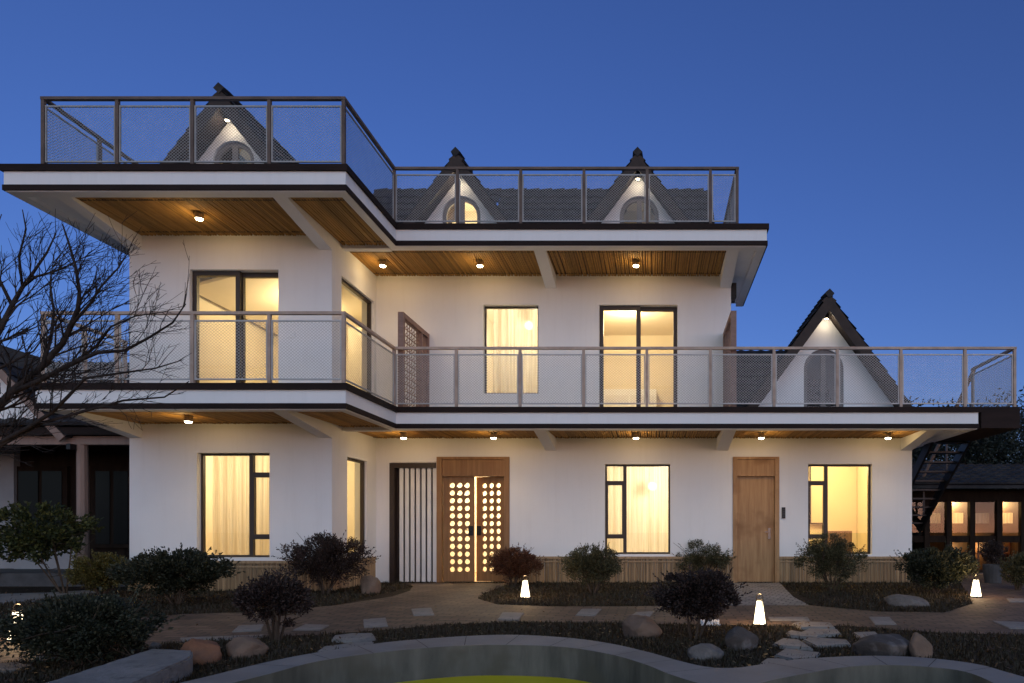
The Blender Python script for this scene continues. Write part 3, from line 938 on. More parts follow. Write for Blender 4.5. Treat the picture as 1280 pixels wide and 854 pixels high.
# --- railings
def wire_panel(mb, A, B, zb, zt, w=.052, h=.045, r=.0024):
    A, B = Vector(A), Vector(B); L = (B-A).length; u = (B-A)/L; nrm = Vector((-u.y, u.x, 0))
    H = zt-zb; k = h/w
    for fam, off in ((1, .002), (-1, -.002)):
        c = -H/k
        while c < L + H/k:
            # line: z = k*(s-c) (fam 1) or z = k*(c'-s)
            if fam == 1:
                s0, s1 = max(0, c), min(L, c+H/k)
                z0, z1 = k*(s0-c), k*(s1-c)
            else:
                s0, s1 = max(0, c), min(L, c+H/k)
                z0, z1 = H-k*(s0-c), H-k*(s1-c)
            if s1-s0 > .004:
                a = A+u*s0+nrm*off+Vector((0,0,zb+z0)); b = A+u*s1+nrm*off+Vector((0,0,zb+z1))
                d = (b-a).normalized(); q = d.cross(nrm).normalized()
                n = len(mb.v)
                for p in (a, b):
                    mb.v += [tuple(p+nrm*r), tuple(p-nrm*r*.5+q*r), tuple(p-nrm*r*.5-q*r)]
                mb.f += [(n,n+1,n+4,n+3),(n+1,n+2,n+5,n+4),(n+2,n,n+3,n+5)]
            c += w

def railing(name, pts, stations, z0, z1, label=None, wood=RAILWOOD, wire=WIRE):
    """pts: corner points of the run; stations: for each segment the list of post offsets as points"""
    m = MB()
    root = None
    hr = MB()
    for k in range(len(pts)-1):
        a = Vector((*pts[k], z1-.022)); b = Vector((*pts[k+1], z1-.022)); d = (b-a).normalized()
        hr.bar(a - d*.028, b + d*.028*(1 if k == len(pts)-2 else -1), .06, .042)
    root = hr.build(name, wood, house)
    if label: root['label'] = label
    for k in range(len(pts)-1):
        A = Vector((*pts[k], 0)); B = Vector((*pts[k+1], 0)); st = [Vector((*p, 0)) for p in stations[k]]
        for p in st:
            if (p - B).length < .01 and k < len(pts)-2: continue
            q = MB(); q.box(p.x-.024, p.x+.024, p.y-.024, p.y+.024, z0+.005, z1-.043)
            q.build('post', wood, root)
        d = (B-A).normalized()
        for i in range(len(st)-1):
            a = st[i]+d*.028; b = st[i+1]-d*.028
            if (b-a).length < .1: continue
            q = MB()
            for z in (z0+.075, z1-.135):
                q.bar(a+Vector((0,0,z)), b+Vector((0,0,z)), .022, .022)
            for p in (a+d*.011, b-d*.011):
                q.bar(p+Vector((0,0,z0+.086)), p+Vector((0,0,z1-.146)), .02, .02, up=tuple(d))
            wire_panel(q, (a.x,a.y,0), (b.x,b.y,0), z0+.082, z1-.142)
            q.build('wire_panel', wire, root, recalc=False)
    return root

YRF, YLF = FR+.05, FW+.05
def at(px, Y): return (wx(px, Y), Y)
XSR = XS-.05
sp = 1.125
def run(a, b, n):
    return [(a[0]+(b[0]-a[0])*i/n, a[1]+(b[1]-a[1])*i/n) for i in range(n+1)]
front_l = [at(54.5,YLF), at(147,YLF), at(241,YLF), at(337,YLF), (XSR,YLF)]
front_r_lo = [(XSR,YRF)] + [at(x,YRF) for x in (570.5,650,729.5,808.5,888,967.5,1046.5,1126,1206,1268)]
front_r_up = [(XSR,YRF)] + [at(x,YRF) for x in (572,651,730,809,888,921.5)]
side_l = lambda x: [(x, 14.9), (x, 13.8), (x, 12.7), (x, 11.55), (x, YLF)]
xl = front_l[0][0]
railing('balcony_railing', [(xl,YW-.02),(xl,YLF),(XSR,YLF),(XSR,YRF),front_r_lo[-1],(front_r_lo[-1][0],14.1)],
        [[(xl,YW-.02),(xl,11.2),(xl,YLF)], front_l, run((XSR,YLF),(XSR,YRF),1), front_r_lo, run(front_r_lo[-1],(front_r_lo[-1][0],14.1),1)], Z1, 4.275)
xr = front_r_up[-1][0]
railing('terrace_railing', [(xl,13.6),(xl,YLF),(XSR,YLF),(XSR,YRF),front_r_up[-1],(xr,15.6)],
        [[(xl,13.6),(xl,12.55),(xl,11.5),(xl,YLF)], front_l, run((XSR,YLF),(XSR,YRF),1), front_r_up, run(front_r_up[-1],(xr,15.6),3)], Z2, 7.45, None, UPPERWOOD, UPPERWIRE)

# small gutter outlet box under the terrace's end
m = MB(); m.box(1.525, 1.64, 14.1, 14.25, 5.70, 5.98); m.box(1.55,1.615,14.12,14.23,5.62,5.70)
m.build('gutter_outlet', BLACK, house)

# ------------------------------------------------------------------ lattice screens on the balcony
def lattice(x0, x1, y0, y1, z0, z1, label):
    o = thing('lattice_screen', ((x0+x1)/2, (y0+y1)/2, z0), label, 'screen', 'wooden lattice screens on the balcony')
    m = MB(); w = .085
    m.box(x0,x1,y0,y0+w,z0,z1); m.box(x0,x1,y1-w,y1,z0,z1); m.box(x0,x1,y0+w,y1-w,z1-w,z1); m.box(x0,x1,y0+w,y1-w,z0,z0+w)
    m.box(x0,x1,y1-.45,y1-.40,z0+w,z1-w)
    m.build('frame', LATTICE, o)
    m = MB(); xm = (x0+x1)/2
    y = y0+w; step = .125
    while y < y1-.45:
        m.box(xm-.009,xm-.001,y,y+.02,z0+w,z1-w); y += step
    z = z0+w
    while z < z1-w:
        m.box(xm+.001,xm+.009,y0+w,y1-.45,z,z+.02); z += step
    # ring ornaments at the crossings
    y = y0+w+step/2
    while y < y1-.5:
        z = z0+w+step/2
        while z < z1-w:
            m.bar((xm,y-.04,z-.03),(xm,y+.04,z+.03),.008,.012,up=(1,0,0)); z += step
        y += step
    m.build('lattice', LATTICE, o)
    m = MB(); y = y1-.40
    while y < y1-w-.01:
        m.box(xm-.012,xm+.012,y,y+.026,z0+w,z1-w); y += .055
    m.build('slats', LATTICE, o)
    return o
lattice(-4.56, -4.46, FR+.12, YR-.01, Z1+.01, 4.92, 'brown lattice screen on the balcony beside the upper curtained window')
lattice(1.36, 1.46, FR+.12, YR-.01, Z1+.01, 4.94, 'brown lattice screen at the far end of the upper wall, beside the low tiled roof')

# ------------------------------------------------------------------ ceiling downlights and gable lights
proto = thing('ceiling_light', (0,0,0), '', 'ceiling light', 'downlights under the balconies')
m = MB(); m.lathe([(.052,-.100),(.058,-.104),(.060,-.09),(.060,0),(.0,0)], 20); m.build('housing', BRONZE, proto, smooth=False)
m = MB(); m.lathe([(.0,-.128),(.030,-.126),(.046,-.118),(.053,-.106),(.053,-.098)], 20); m.build('lens', LENS, proto)
first = [True]
def downlight(px, Y, z, label, power):
    o = proto if first[0] else copy_tree(proto)
    first[0] = False
    o.location = (wx(px, Y), Y, z)
    o['label'] = label
    lamp('downlight_spill', (o.location.x, Y, z-.15), power*.17, (1.0,.66,.26), .05)
    l = lamp('downlight_beam', (o.location.x, Y, z-.125), power, (1.0,.72,.38), .045, kind='SPOT')
    l.data.spot_size = R(120); l.data.spot_blend = .9
zs_up, zs_lo = zb_up+.035, zb_lo+.035
PW = 40.0
downlight(249, 11.2, zs_up, 'ceiling downlight under the roof terrace of the projecting wing', PW)
downlight(478.5, 13.2, zs_up, 'upper downlight in the inner corner above the lattice screen', PW)
downlight(600, 13.2, zs_up, 'upper downlight above the window with the pleated curtain', PW)
downlight(795, 13.2, zs_up, 'upper downlight above the sliding door of the main wall', PW)
downlight(235.5, 11.2, zs_lo, 'lower downlight above the curtained window of the projecting wing', PW)
downlight(504.5, 13.2, zs_lo, 'lower downlight above the white slatted panel', PW)
downlight(617, 13.2, zs_lo, 'lower downlight above the perforated double door', PW)
downlight(795, 13.2, zs_lo, 'lower downlight above the ground floor window between the doors', PW)
downlight(951.5, 13.2, zs_lo, 'lower downlight above the plain wooden single door', PW)
downlight(1110, 13.2, zs_lo, 'lower downlight at the end of the balcony above the yellow room', PW)

gl = thing('gable_light', (0,0,0), '', 'spotlight', 'spotlights under the gable peaks')
m = MB(); m.lathe([(.0,.10),(.03,.10),(.045,.05),(.05,-.03),(.045,-.035)], 14); m.build('housing', BLACK, gl)
m = MB(); m.lathe([(.0,-.045),(.03,-.043),(.042,-.032)], 14); m.build('lens', LENS, gl)
for i, ((cx, (yw, ia)), lb) in enumerate(zip(DORM, ['spotlight in the peak of the tall gable on the projecting wing', 'spotlight in the peak of the gable with the lit arched window', 'spotlight in the peak of the gable with the dark arched window', 'spotlight in the peak of the low gable on the balcony'])):
    o = gl if i == 0 else copy_tree(gl)
    o.location = (cx, yw-.2, ia-.17)
    o['label'] = lb
    lamp('gable_glow', (cx, yw-.22, ia-.25), 2.6, (1.0,.83,.60), .03)

# ------------------------------------------------------------------ small wall fittings
kp = thing('door_keypad', (wx(979.5,13.98), 13.985, 1.38), 'small black keypad on the white wall beside the plain wooden door', 'keypad')
x = kp.location.x
m = MB(); m.box(x-.035, x+.035, 13.975, 13.999, 1.27, 1.49); m.build('case', BLACK, kp)
m = MB()
for r_ in range(4):
    for c_ in range(2):
        m.box(x-.022+c_*.026, x-.004+c_*.026, 13.970, 13.9745, 1.30+r_*.045, 1.325+r_*.045)
m.build('keys', CLAY, kp)
m = MB(); m.box(wx(361,12.07), wx(369,12.07), 12.055, 12.069, 4.33, 4.43); m.box(wx(364,12.07), wx(366,12.07), 12.05, 12.0545, 4.36, 4.40)
tag(m.build('wall_socket', PLASTIC, base=(wx(365,12.07),12.06,4.33)), 'small white socket plate on the upper wall of the wing', 'socket')

# little wire frames left on the terraces
def wire_frame(x, y, z, w, h, d, label, slant):
    m = MB(); r = .009
    for dx in (0, w):
        m.tube([(x+dx,y,z),(x+dx,y,z+h*(1 if dx == 0 or not slant else .8)),(x+dx,y+d,z+h*.8),(x+dx,y+d,z)], r, 6)
    m.tube([(x,y,z+h),(x+w,y,z+h*(.8 if slant else 1))], r, 6); m.tube([(x,y+d,z+h*.8),(x+w,y+d,z+h*.8)], r, 6); m.tube([(x,y,z+h*.5),(x+w,y,z+h*(.75 if slant else .5))], r, 6)
    o = m.build('wire_stand', STEEL, base=(x,y,z)); tag(o, label, 'stand')
wire_frame(wx(1151,14.5), 14.5, Z1, .25, .37, .3, 'thin bent metal stand on the low balcony beside the gable', True)
wire_frame(wx(876,14.3), 14.3, Z2+.003, .55, .30, .3, 'low pale metal stand near the end of the roof terrace', False)

# ------------------------------------------------------------------ outside staircase
st = thing('staircase', (6.0, 14.1, 0), 'black open metal staircase running down behind the end of the balcony', 'staircase')
m = MB(); m.box(5.74, 6.42, FR-.03, 14.15, Z1-.37, Z1+.004); m.build('landing', TRIM, st)
for xx in (5.62, 6.38):
    m = MB(); m.prism([(xx,14.15,Z1),(xx,14.15,Z1-.28),(xx,18.4,-.0),(xx,18.75,0)], (.05,0,0)); m.build('stringer', BLACK, st)
n = 17
for i in range(n):
    t = (i+.6)/n
    y = 14.15+4.4*t; z = Z1-.06-(Z1-.1)*t
    m = MB(); m.box(5.67, 6.38, y-.13, y+.13, z-.02, z+.015); m.build('tread', BLACK, st)
m = MB(); m.bar((6.40,14.12,4.25),(6.40,18.5,1.05),.06,.045); m.build('handrail', RAILWOOD, st)
for t in (.3,.6,.9):
    m = MB(); y = 14.15+4.4*t; z = Z1-(Z1)*t; m.box(6.385,6.425,y-.02,y+.02,z,z+1.02); m.build('post', BLACK, st)

# ------------------------------------------------------------------ annex on the far side of the wing
ax = thing('annex', (-13, 15, 0), 'low dark roofed outbuilding with white gable and timber porch beside the house', 'outbuilding')
m = MB(); m.box(-20,-9.02,14.6,14.85,.25,3.2); m.box(-20,-9.02,12.9,14.6,2.92,2.96)
m.build('wall', DARKWOOD, ax)
m = MB(); m.box(-20,wx(20,14.5),14.45,14.597,.25,2.9); m.box(wx(20,14.5),wx(96,14.5),14.45,14.597,.242,.66)
m.build('rendered_wall', PLASTER, ax)
m = MB(); m.box(-20,-9.05,13.0,14.9,-.05,.24); m.build('porch_floor', CLAY, ax)
m = MB(); m.box(-20,-9.05,12.86,13.0,2.60,2.75); m.build('porch_beam', PALEWOOD, ax)
m = MB(); m.box(-20,-9.03,12.72,12.86,2.76,2.90); m.build('gutter', TRIM, ax)
for px in (103, -10):
    m = MB(); xx = wx(px,12.95); m.tube([(xx,12.95,.24),(xx+.01,12.95,1.4),(xx,12.95,2.6)], [.105,.095,.09], 10); m.build('post', PALEWOOD, ax)
m = MB()
ev = (-20,12.66,2.92)
tile_roof(m, ev, (1,0,0), (0,3.2,1.85), 11.0, 3.8, course=.32)
m.build('roof', TILE, ax, recalc=False)
# hip that falls towards the house
m = MB()
tile_roof(m, (-20,12.68,2.92), (1,0,0), (0,3.2,1.85), .1, .3)
A = P(-150,383,16.0); B = P(160,482,15.0)
m = MB()
m.prism([(-20,15.4,4.75),(A.x,15.4,A.z),(B.x,15.4,B.z),(-8.98,15.4,3.2),(-20,15.4,3.2)],(0,.12,0))
m.build('rear_roof', TILE, ax)
# front gable
gx, gy = wx(-8,13.2), 12.75
m = MB()
ap = P(-8,455,12.75); rt = P(80,549,12.75)
hw = rt.x-ap.x; hz = ap.z-rt.z
m.prism([(ap.x-hw+.1,12.9,rt.z),(rt.x-.1,12.9,rt.z),(ap.x,12.9,ap.z-.1)],(0,.15,0))
m.build('gable_wall', STUCCO, ax)
m = MB()
for s in (-1,1):
    a = Vector((ap.x+s*hw,12.72,rt.z)); b = Vector((ap.x,12.72+(.003 if s > 0 else 0),ap.z))
    m.bar(a, b, .05, .13, up=(0,0,1))
m.build('verge_board', PALEWOOD, ax)
m = MB()
for s in (-1,1):
    tile_roof(m, (ap.x+s*(hw+.05),12.70,rt.z+.03), (0,1,0), (-s*hw,0,hz), 2.6, math.hypot(hw,hz)+.02, course=.3)
m.build('gable_roof', TILE, ax, recalc=False)
m = MB()
for px0, px1 in ((22,88),(118,170)):
    x0, x1 = wx(px0,14.6), wx(px1,14.6)
    m.box(x0,x1,14.52,14.595,.67,2.35)
m.build('window', DARKWOOD, ax)
m = MB()
for px0, px1 in ((22,88),(118,170)):
    x0, x1 = wx(px0,14.6), wx(px1,14.6)
    m.box(x0+.1,(x0+x1)/2-.04,14.50,14.518,.75,2.25); m.box((x0+x1)/2+.04,x1-.1,14.50,14.518,.75,2.25)
m.build('pane', NIGHTGLASS, ax)
m = MB(); m.box(wx(90,12.85),wx(95,12.85),12.72,12.85,2.5,2.6); m.build('porch_camera', BLACK, ax)

# ------------------------------------------------------------------ tea house behind on the other side
PYV = 17.0
pv = thing('tea_house', (9.0, 18.0, 0), 'small dark timber tea house with lit glass front behind the staircase', 'outbuilding')
X0 = wx(1128,PYV); X1 = wx(1360,PYV); ZR = 1.98
m = MB(); m.prism([(X0-.3,PYV-.7,ZR+.02),(X0-.3,PYV-.7,ZR+.10),(X0-.3,PYV+1.2,2.70),(X0-.3,PYV+3.2,2.3)],(X1-X0+.6,0,0))
tile_roof(m, (X0-.3,PYV-.74,ZR+.12), (1,0,0), (0,1.94,.60), X1-X0+.6, 2.03, course=.25)
m.build('roof', TILE, pv, recalc=False)
m = MB(); m.box(X0-.2,X1+.2,PYV-.05,PYV+.1,ZR-.22,ZR+.018); m.build('beam', DARKWOOD, pv)
posts = [1131,1158,1185.5,1214.5,1248.5,1278.5,1310,1340]
for px in posts:
    xx = wx(px,PYV); m = MB(); m.box(xx-.065,xx+.065,PYV-.06,PYV+.09,-.05,ZR-.22); m.build('post', DARKWOOD, pv)
for i in range(len(posts)-1):
    xa, xb = wx(posts[i],PYV)+.066, wx(posts[i+1],PYV)-.066
    m = MB()
    for z0, z1 in ((.74,.90),(.0,.08)): m.box(xa,xb,PYV-.02,PYV+.04,z0,z1)
    m.box(xa,xb,PYV-.02,PYV+.04,ZR-.27,ZR-.22)
    w = m.build('window', DARKWOOD, pv)
    g = MB(); g.face([(xa,PYV+.01,.88),(xb,PYV+.01,.88),(xb,PYV+.01,ZR-.27),(xa,PYV+.01,ZR-.27)]); g.build('pane', GLASS, w, recalc=False)
m = MB(); m.box(X0,X1,PYV+2.6,PYV+2.7,0,2.1); m.box(X0-.05,X0,PYV+.1,PYV+2.7,0,2.1); m.box(X1,X1+.05,PYV+.1,PYV+2.7,0,2.1); m.box(X0,X1,PYV+.1,PYV+2.6,1.99,2.03)
for px in posts[1:-1]: m.box(wx(px,PYV)-.02, wx(px,PYV)+.02, PYV+.1, PYV+2.6, .02, 1.985)  # partitions added to keep the lamplight of each bay apart
m.build('wall', BACKWALL, pv)
m = MB(); m.box(X0+.03,X1-.03,PYV+2.0,PYV+2.58,.02,1.12); m.build('counter', DARKWOOD, pv)
m = MB(); m.box(X0-.2,X1+.2,PYV-.5,PYV+2.7,-.06,.012); m.build('floor_board', DECK, pv)
for k, xx in enumerate((wx(1172,PYV), wx(1200,PYV), wx(1232,PYV+1), wx(1266,PYV))):
    lamp('tea_house_light', (xx+.1, PYV+1.0+.25*(k % 2), 1.75), [14,110,16,90][k], (1.0,.62,.25), .05)
m = MB()
for z in (.95, 1.2, 1.42):
    m.box(wx(1250,PYV)+.08, wx(1279,PYV)+.02, PYV+1.5, PYV+1.75, z, z+.02)
sh = m.build('shelf', DARKWOOD, pv)
m = MB(); rj = random.Random(4)
for z in (.97, 1.22, 1.44):
    x = wx(1250,PYV)+.14
    while x < wx(1279,PYV)-.02:
        hh = rj.uniform(.07,.17); m.lathe([(0,0),(.03,0),(.035,hh*.5),(.018,hh*.8),(.018,hh),(0,hh)],8,(x,PYV+1.6,z)); x += rj.uniform(.08,.13)
m.build('jars', CLAY, sh)
lamp('tea_house_light', (wx(1238,PYV), PYV+1.2, .62), 12, (1.0,.55,.22), .05)
lamp('tea_house_light', (wx(1205,PYV), PYV+1.2, .62), 6, (1.0,.55,.22), .05)
# half curtains and furniture inside
for k, (pa, pb) in enumerate(((1160,1183),(1188,1212),(1218,1245),(1252,1275))):
    o = curtain(wx(pa,PYV), wx(pb,PYV), 1.20, 1.46, .35, lambda a, d, z: (a, PYV+d, z), 'short cafe curtain in the lit tea house front, %s bay from the staircase' % ['first','second','third','fourth'][k], amp=.02, per=.09)
    o['group'] = 'short curtains in the tea house'
def chair(x, y, rot, label):
    o = thing('wooden_chair', (x,y,.012), label, 'chair', 'red brown chairs in the tea house')
    m = MB(); m.box(x-.22,x+.22,y-.21,y+.21,.43,.47); m.build('seat', REDWOOD, o)
    for sx in (-1,1):
        for sy in (-1,1):
            m = MB(); m.box(x+sx*.19-.02,x+sx*.19+.02,y+sy*.18-.02,y+sy*.18+.02,.012,.43); m.build('leg', REDWOOD, o)
    m = MB(); m.box(x-.21,x-.17,y+.17,y+.21,.47,.86); m.box(x+.17,x+.21,y+.17,y+.21,.47,.86); m.box(x-.17,x+.17,y+.175,y+.205,.78,.86)
    for k in range(5): m.box(x-.15+k*.07,x-.13+k*.07,y+.18,y+.2,.47,.78)
    m.build('backrest', REDWOOD, o)
    o.rotation_euler = (0,0,rot)
    return o
chair(wx(1228,PYV+.8), PYV+.7, R(170), 'red brown spindle chair in the third bay of the tea house')
chair(wx(1262,PYV+.8), PYV+.8, R(200), 'red brown spindle chair in the fourth bay of the tea house')
tb = thing('tea_table', (wx(1245,PYV+1.3), PYV+1.5, .012), 'low red brown table between the chairs in the tea house', 'table')
x, y = tb.location.x, tb.location.y
m = MB(); m.box(x-.5,x+.5,y-.3,y+.3,.68,.72); m.build('table_top', REDWOOD, tb)
for sx in (-1,1):
    for sy in (-1,1):
        m = MB(); m.box(x+sx*.44-.025,x+sx*.44+.025,y+sy*.25-.025,y+sy*.25+.025,.012,.68); m.build('leg', REDWOOD, tb)

# ------------------------------------------------------------------ furniture glimpsed inside the house
def brown_chair(x, y):
    o = thing('chair', (x,y,.05), 'brown high backed chair seen in the yellow room', 'chair')
    m = MB(); m.box(x-.25,x+.25,y-.2,y+.2,.46,.52); m.build('seat', WARMWOOD, o)
    m = MB(); m.box(x-.25,x+.25,y-.24,y-.2,.52,1.02); m.build('backrest', WARMWOOD, o)
    for sx in (-1,1):
        for sy in (-1,1):
            m = MB(); m.box(x+sx*.22-.02,x+sx*.22+.02,y+sy*.17-.02,y+sy*.17+.02,.05,.46); m.build('leg', WARMWOOD, o)
brown_chair(wx(1048,15.0), 15.1)
cb = thing('cabinet', (wx(787,17.6), 17.7, Z1), 'pale cabinet against the back wall seen through the sliding door', 'cabinet')
m = MB(); m.box(-1.3,.05,17.6,17.95,Z1+.01,4.55); m.build('case', PLASTIC, cb)
m = MB(); m.box(-1.22,-.65,17.585,17.597,Z1+.1,4.4); m.box(-.6,-.02,17.585,17.597,Z1+.1,4.4); m.build('door', SLATW, cb)
bd = thing('bed', (-7.2,14.6,Z1), 'low bed with a pale rounded headboard seen through the sliding door of the wing', 'bed')
m = MB(); m.box(-8.1,-6.5,13.9,15.8,Z1+.15,Z1+.5); m.build('mattress', PLASTIC, bd)
m = MB(); m.box(-8.12,-6.48,13.88,15.9,Z1+.01,Z1+.15); m.build('bed_frame', WARMWOOD, bd)
m = MB(); m.box(-8.2,-6.4,15.9,16.0,Z1+.01,Z1+.9); m.build('headboard', PLASTIC, bd)

# ------------------------------------------------------------------ garden lanterns
lt = thing('garden_lantern', (0,0,0), '', 'lantern', 'glowing lanterns in the garden')
m = MB(); m.box(-.068,.068,-.068,.068,0,.022); m.build('base', BLACK, lt)
m = MB(); a, b = .056, .026
m.add([(-a,-a,.022),(a,-a,.022),(a,a,.022),(-a,a,.022),(-b,-b,.272),(b,-b,.272),(b,b,.272),(-b,b,.272)], [(0,3,2,1),(4,5,6,7),(0,1,5,4),(1,2,6,5),(2,3,7,6),(3,0,4,7)])
m.build('shade', SHADE, lt)
m = MB()
for sx in (-1,1):
    for sy in (-1,1):
        m.bar((sx*(a+.004),sy*(a+.004),.02),(sx*(b+.004),sy*(b+.004),.275),.008,.008,up=(1,0,0))
m.box(-.036,.036,-.036,.036,.273,.285)
m.build('frame', BLACK, lt)
m = MB(); m.tube([(-.035,0,.283),(-.034,0,.315),(-.018,0,.338),(0,0,.345),(.018,0,.338),(.034,0,.315),(.035,0,.283)], .005, 6); m.build('handle', BLACK, lt)
for i, (px, py, lb) in enumerate(((656.5,748,'glowing lantern in front of the reddish bush by the double door'), (949.5,782,'glowing lantern with loop handle on the path in front of the plain wooden door'), (1220,747,'glowing lantern beside the dark bush at the corner of the house'), (22,801,'glowing lantern half hidden behind the big dark bush'))):
    o = lt if i == 0 else copy_tree(lt)
    o.location = G(px, py)
    o.rotation_euler = (0,0,R([28,-18,32,20][i]))
    lamp('lantern_glow', o.location + Vector((0,0,.38)), 13.0, (1.0,.62,.28), .04)
    o['label'] = lb

# ------------------------------------------------------------------ plants
def leaf(mb, p, d, n, L, Wd):
    """one folded leaf of two triangles each side"""
    d = d.normalized(); s = d.cross(n)
    if s.length < 1e-4: s = d.orthogonal()
    s.normalize()
    k = len(mb.v)
    q = p + d*L; mid = p + d*L*.5
    mb.v += [tuple(p), tuple(mid+s*Wd/2), tuple(q), tuple(mid-s*Wd/2)]
    mb.f.append((k, k+1, k+2, k+3))

def rv(r):
    while True:
        v = Vector((r.uniform(-1,1), r.uniform(-1,1), r.uniform(-1,1)))
        if .05 < v.length <= 1: return v

def shrub(name, label, px, base_py, x0, x1, top_py, bot_py, mat, n, L=.04, Wd=.02, seed=0, dens=1.0, group='clipped bushes in the garden', stems=7, open_=.15, bark=TANBARK, flat=.8, cat='bush'):
    r = random.Random(seed); n = int(n*2.5); L *= .88; Wd *= 1.05
    b = G(px, base_py); Y = b.y
    sc = Y/F
    cx = ((x0+x1)/2-818)*sc; rx = (x1-x0)/2*sc
    zt = ZC+(662-top_py)*sc; zb = max(.03, ZC+(662-bot_py)*sc)
    cz = (zt+zb)/2; rz = (zt-zb)/2; ry = rx*.85
    o = thing(name, (b.x, Y, 0), label, cat, group)
    c = Vector((cx, Y, cz))
    m = MB()
    # an uneven dome: leaves gather on twig ends spread through the crown, thin in a few gaps
    ph = [r.uniform(0, 6.28) for _ in range(4)]
    cl = []
    for i in range(int(190*dens)):
        v = rv(r).normalized()*(r.uniform(.55,.97) if i % 3 else r.uniform(.15,.6))
        az = math.atan2(v.y, v.x)
        k = 1 + .07*math.sin(3*az+ph[0]) + .06*math.sin(5*az+ph[1]+3*v.z) + .05*math.sin(7*v.z+ph[2])
        if v.z < -.3: k *= .92
        cl.append((Vector((v.x*rx*k, v.y*ry*k, v.z*rz*k)), r.uniform(.12,.24)*(rx+rz)*.5))
    for i in range(n):
        cc, cr = cl[r.randrange(len(cl))]
        v = rv(r)
        p = c + cc + v*cr
        q = p-c
        e = math.sqrt((q.x/rx)**2+(q.y/ry)**2+(q.z/rz)**2)
        if e > 1.02 + r.random()**5*.2 or p.z < .02: continue
        if q.z < 0 and r.random() < .5*min(1, -q.z/rz*1.6): continue
        out = (q.normalized()*.8 + rv(r)*.9 + Vector((0,0,.25)))
        leaf(m, p, out, rv(r), L*r.uniform(.6,1.25), Wd*r.uniform(.7,1.2))
    for i in range(int(38*dens)):
        v = rv(r).normalized(); v.z = abs(v.z)*.9 - .15
        p0 = c + Vector((v.x*rx, v.y*ry, v.z*rz))*.93
        dv = (v + rv(r)*.4 + Vector((0,0,.5))).normalized(); ln = r.uniform(.05,.17)*min(1.4, (rx+rz)*1.6)
        m.tube([p0, p0+dv*ln], [.003,.0015], 3, caps=False)
        for j in range(9):
            leaf(m, p0+dv*ln*r.uniform(.25,1), dv+rv(r)*.9, rv(r), L*r.uniform(.6,1.1), Wd)
    m.build('foliage', mat, o, recalc=False)
    m = MB()
    for i in range(stems):
        a = 2*math.pi*i/stems + r.random()
        st_ = Vector((b.x+math.cos(a)*.03, Y+math.sin(a)*.03, -.02))
        end = c + Vector((math.cos(a)*rx*.6*r.uniform(.4,1.1), math.sin(a)*ry*.6*r.uniform(.4,1.1), rz*r.uniform(-.2,.6)))
        mid = st_.lerp(end,.5)+rv(r)*.05
        m.tube([st_,mid,end],[.016,.011,.005],5)
        for j in range(6):
            t = r.uniform(.35,1); s0 = st_.lerp(end,t); e0 = s0+(rv(r)+Vector((math.cos(a),math.sin(a),.6))*.6)*rx*.42
            m.tube([s0,s0.lerp(e0,.5)+rv(r)*.02,e0],[.006,.004,.002],4)
    m.build('stems', bark, o)
    return o

shrub('round_bush','round green bush under the ground floor window between the doors',741,742,703,779,683,733,L_GREEN,9000,.035,.016,1)
shrub('round_bush','round green bush against the skirting beside the plain wooden door',876,728,838,916,675,724,L_GREEN,8500,.035,.016,2)
shrub('red_bush','low reddish bush lit by a lantern beside the double door',642,732,608,677,685,728,L_RED,11000,.035,.016,3)
shrub('loose_bush','loose twiggy green bush below the window of the yellow room',1040,740,994,1084,668,736,L_GREEN,8500,.035,.015,4, dens=.75)
shrub('dark_bush','spreading dark green bush at the far corner of the house',1168,742,1121,1219,683,736,L_DARK,9500,.05,.022,5)
shrub('dark_purple_tree','small dark purple leaved tree on a bent stem in the front bed',868,800,820,926,712,778,L_PURPLE,8000,.038,.017,6, stems=3, cat='small tree', group='purple leaved shrubs')
shrub('purple_bush','dome shaped dark purple bush in front of the wing corner',406,742,354,464,668,734,L_PURPLE,10000,.04,.018,7, group='purple leaved shrubs')
shrub('purple_bush','small sparse purple bush beside the path in front of the wing',345,802,300,388,715,784,L_PURPLE,5200,.035,.016,8, dens=.6, stems=6, group='purple leaved shrubs')
shrub('dark_bush','broad dark green bush in front of the curtained window of the wing',221,757,153,287,689,742,L_DARK,13000,.05,.024,9)
shrub('olive_bush','yellowish olive bush between the leafy tree and the broad dark bush',128,745,92,162,692,740,L_OLIVE,8000,.04,.02,10)
shrub('low_bush','large low dark bush beside the stone slab in front',105,832,14,197,746,826,L_DARK,14000,.035,.016,11, stems=12)
shrub('leafy_tree','small leafy tree with glossy leaves in front of the outbuilding',80,742,-6,112,630,712,L_TREE,2900,.075,.04,12, dens=.45, cat='small tree', stems=5, group='small trees in the garden')
shrub('dark_bush','dark plant standing in a grey planter at the tea house',1241,728,1228,1256,676,706,L_PURPLE,900,.05,.022,13, group='plants by the tea house')
shrub('spiky_bush','pale green bush at the edge of the tea house path',1272,738,1252,1300,690,738,L_GREEN,3500,.05,.018,14, group='plants by the tea house')
g_ = G(1241,729)
m = MB(); m.lathe([(0,0),(.15,0),(.19,.36),(.17,.36),(.15,.3),(0,.3)],16,(g_.x,g_.y,.006))
tag(m.build('planter', CLAY, base=(g_.x,g_.y,.006)), 'grey pot holding the dark plant at the tea house', 'planter')

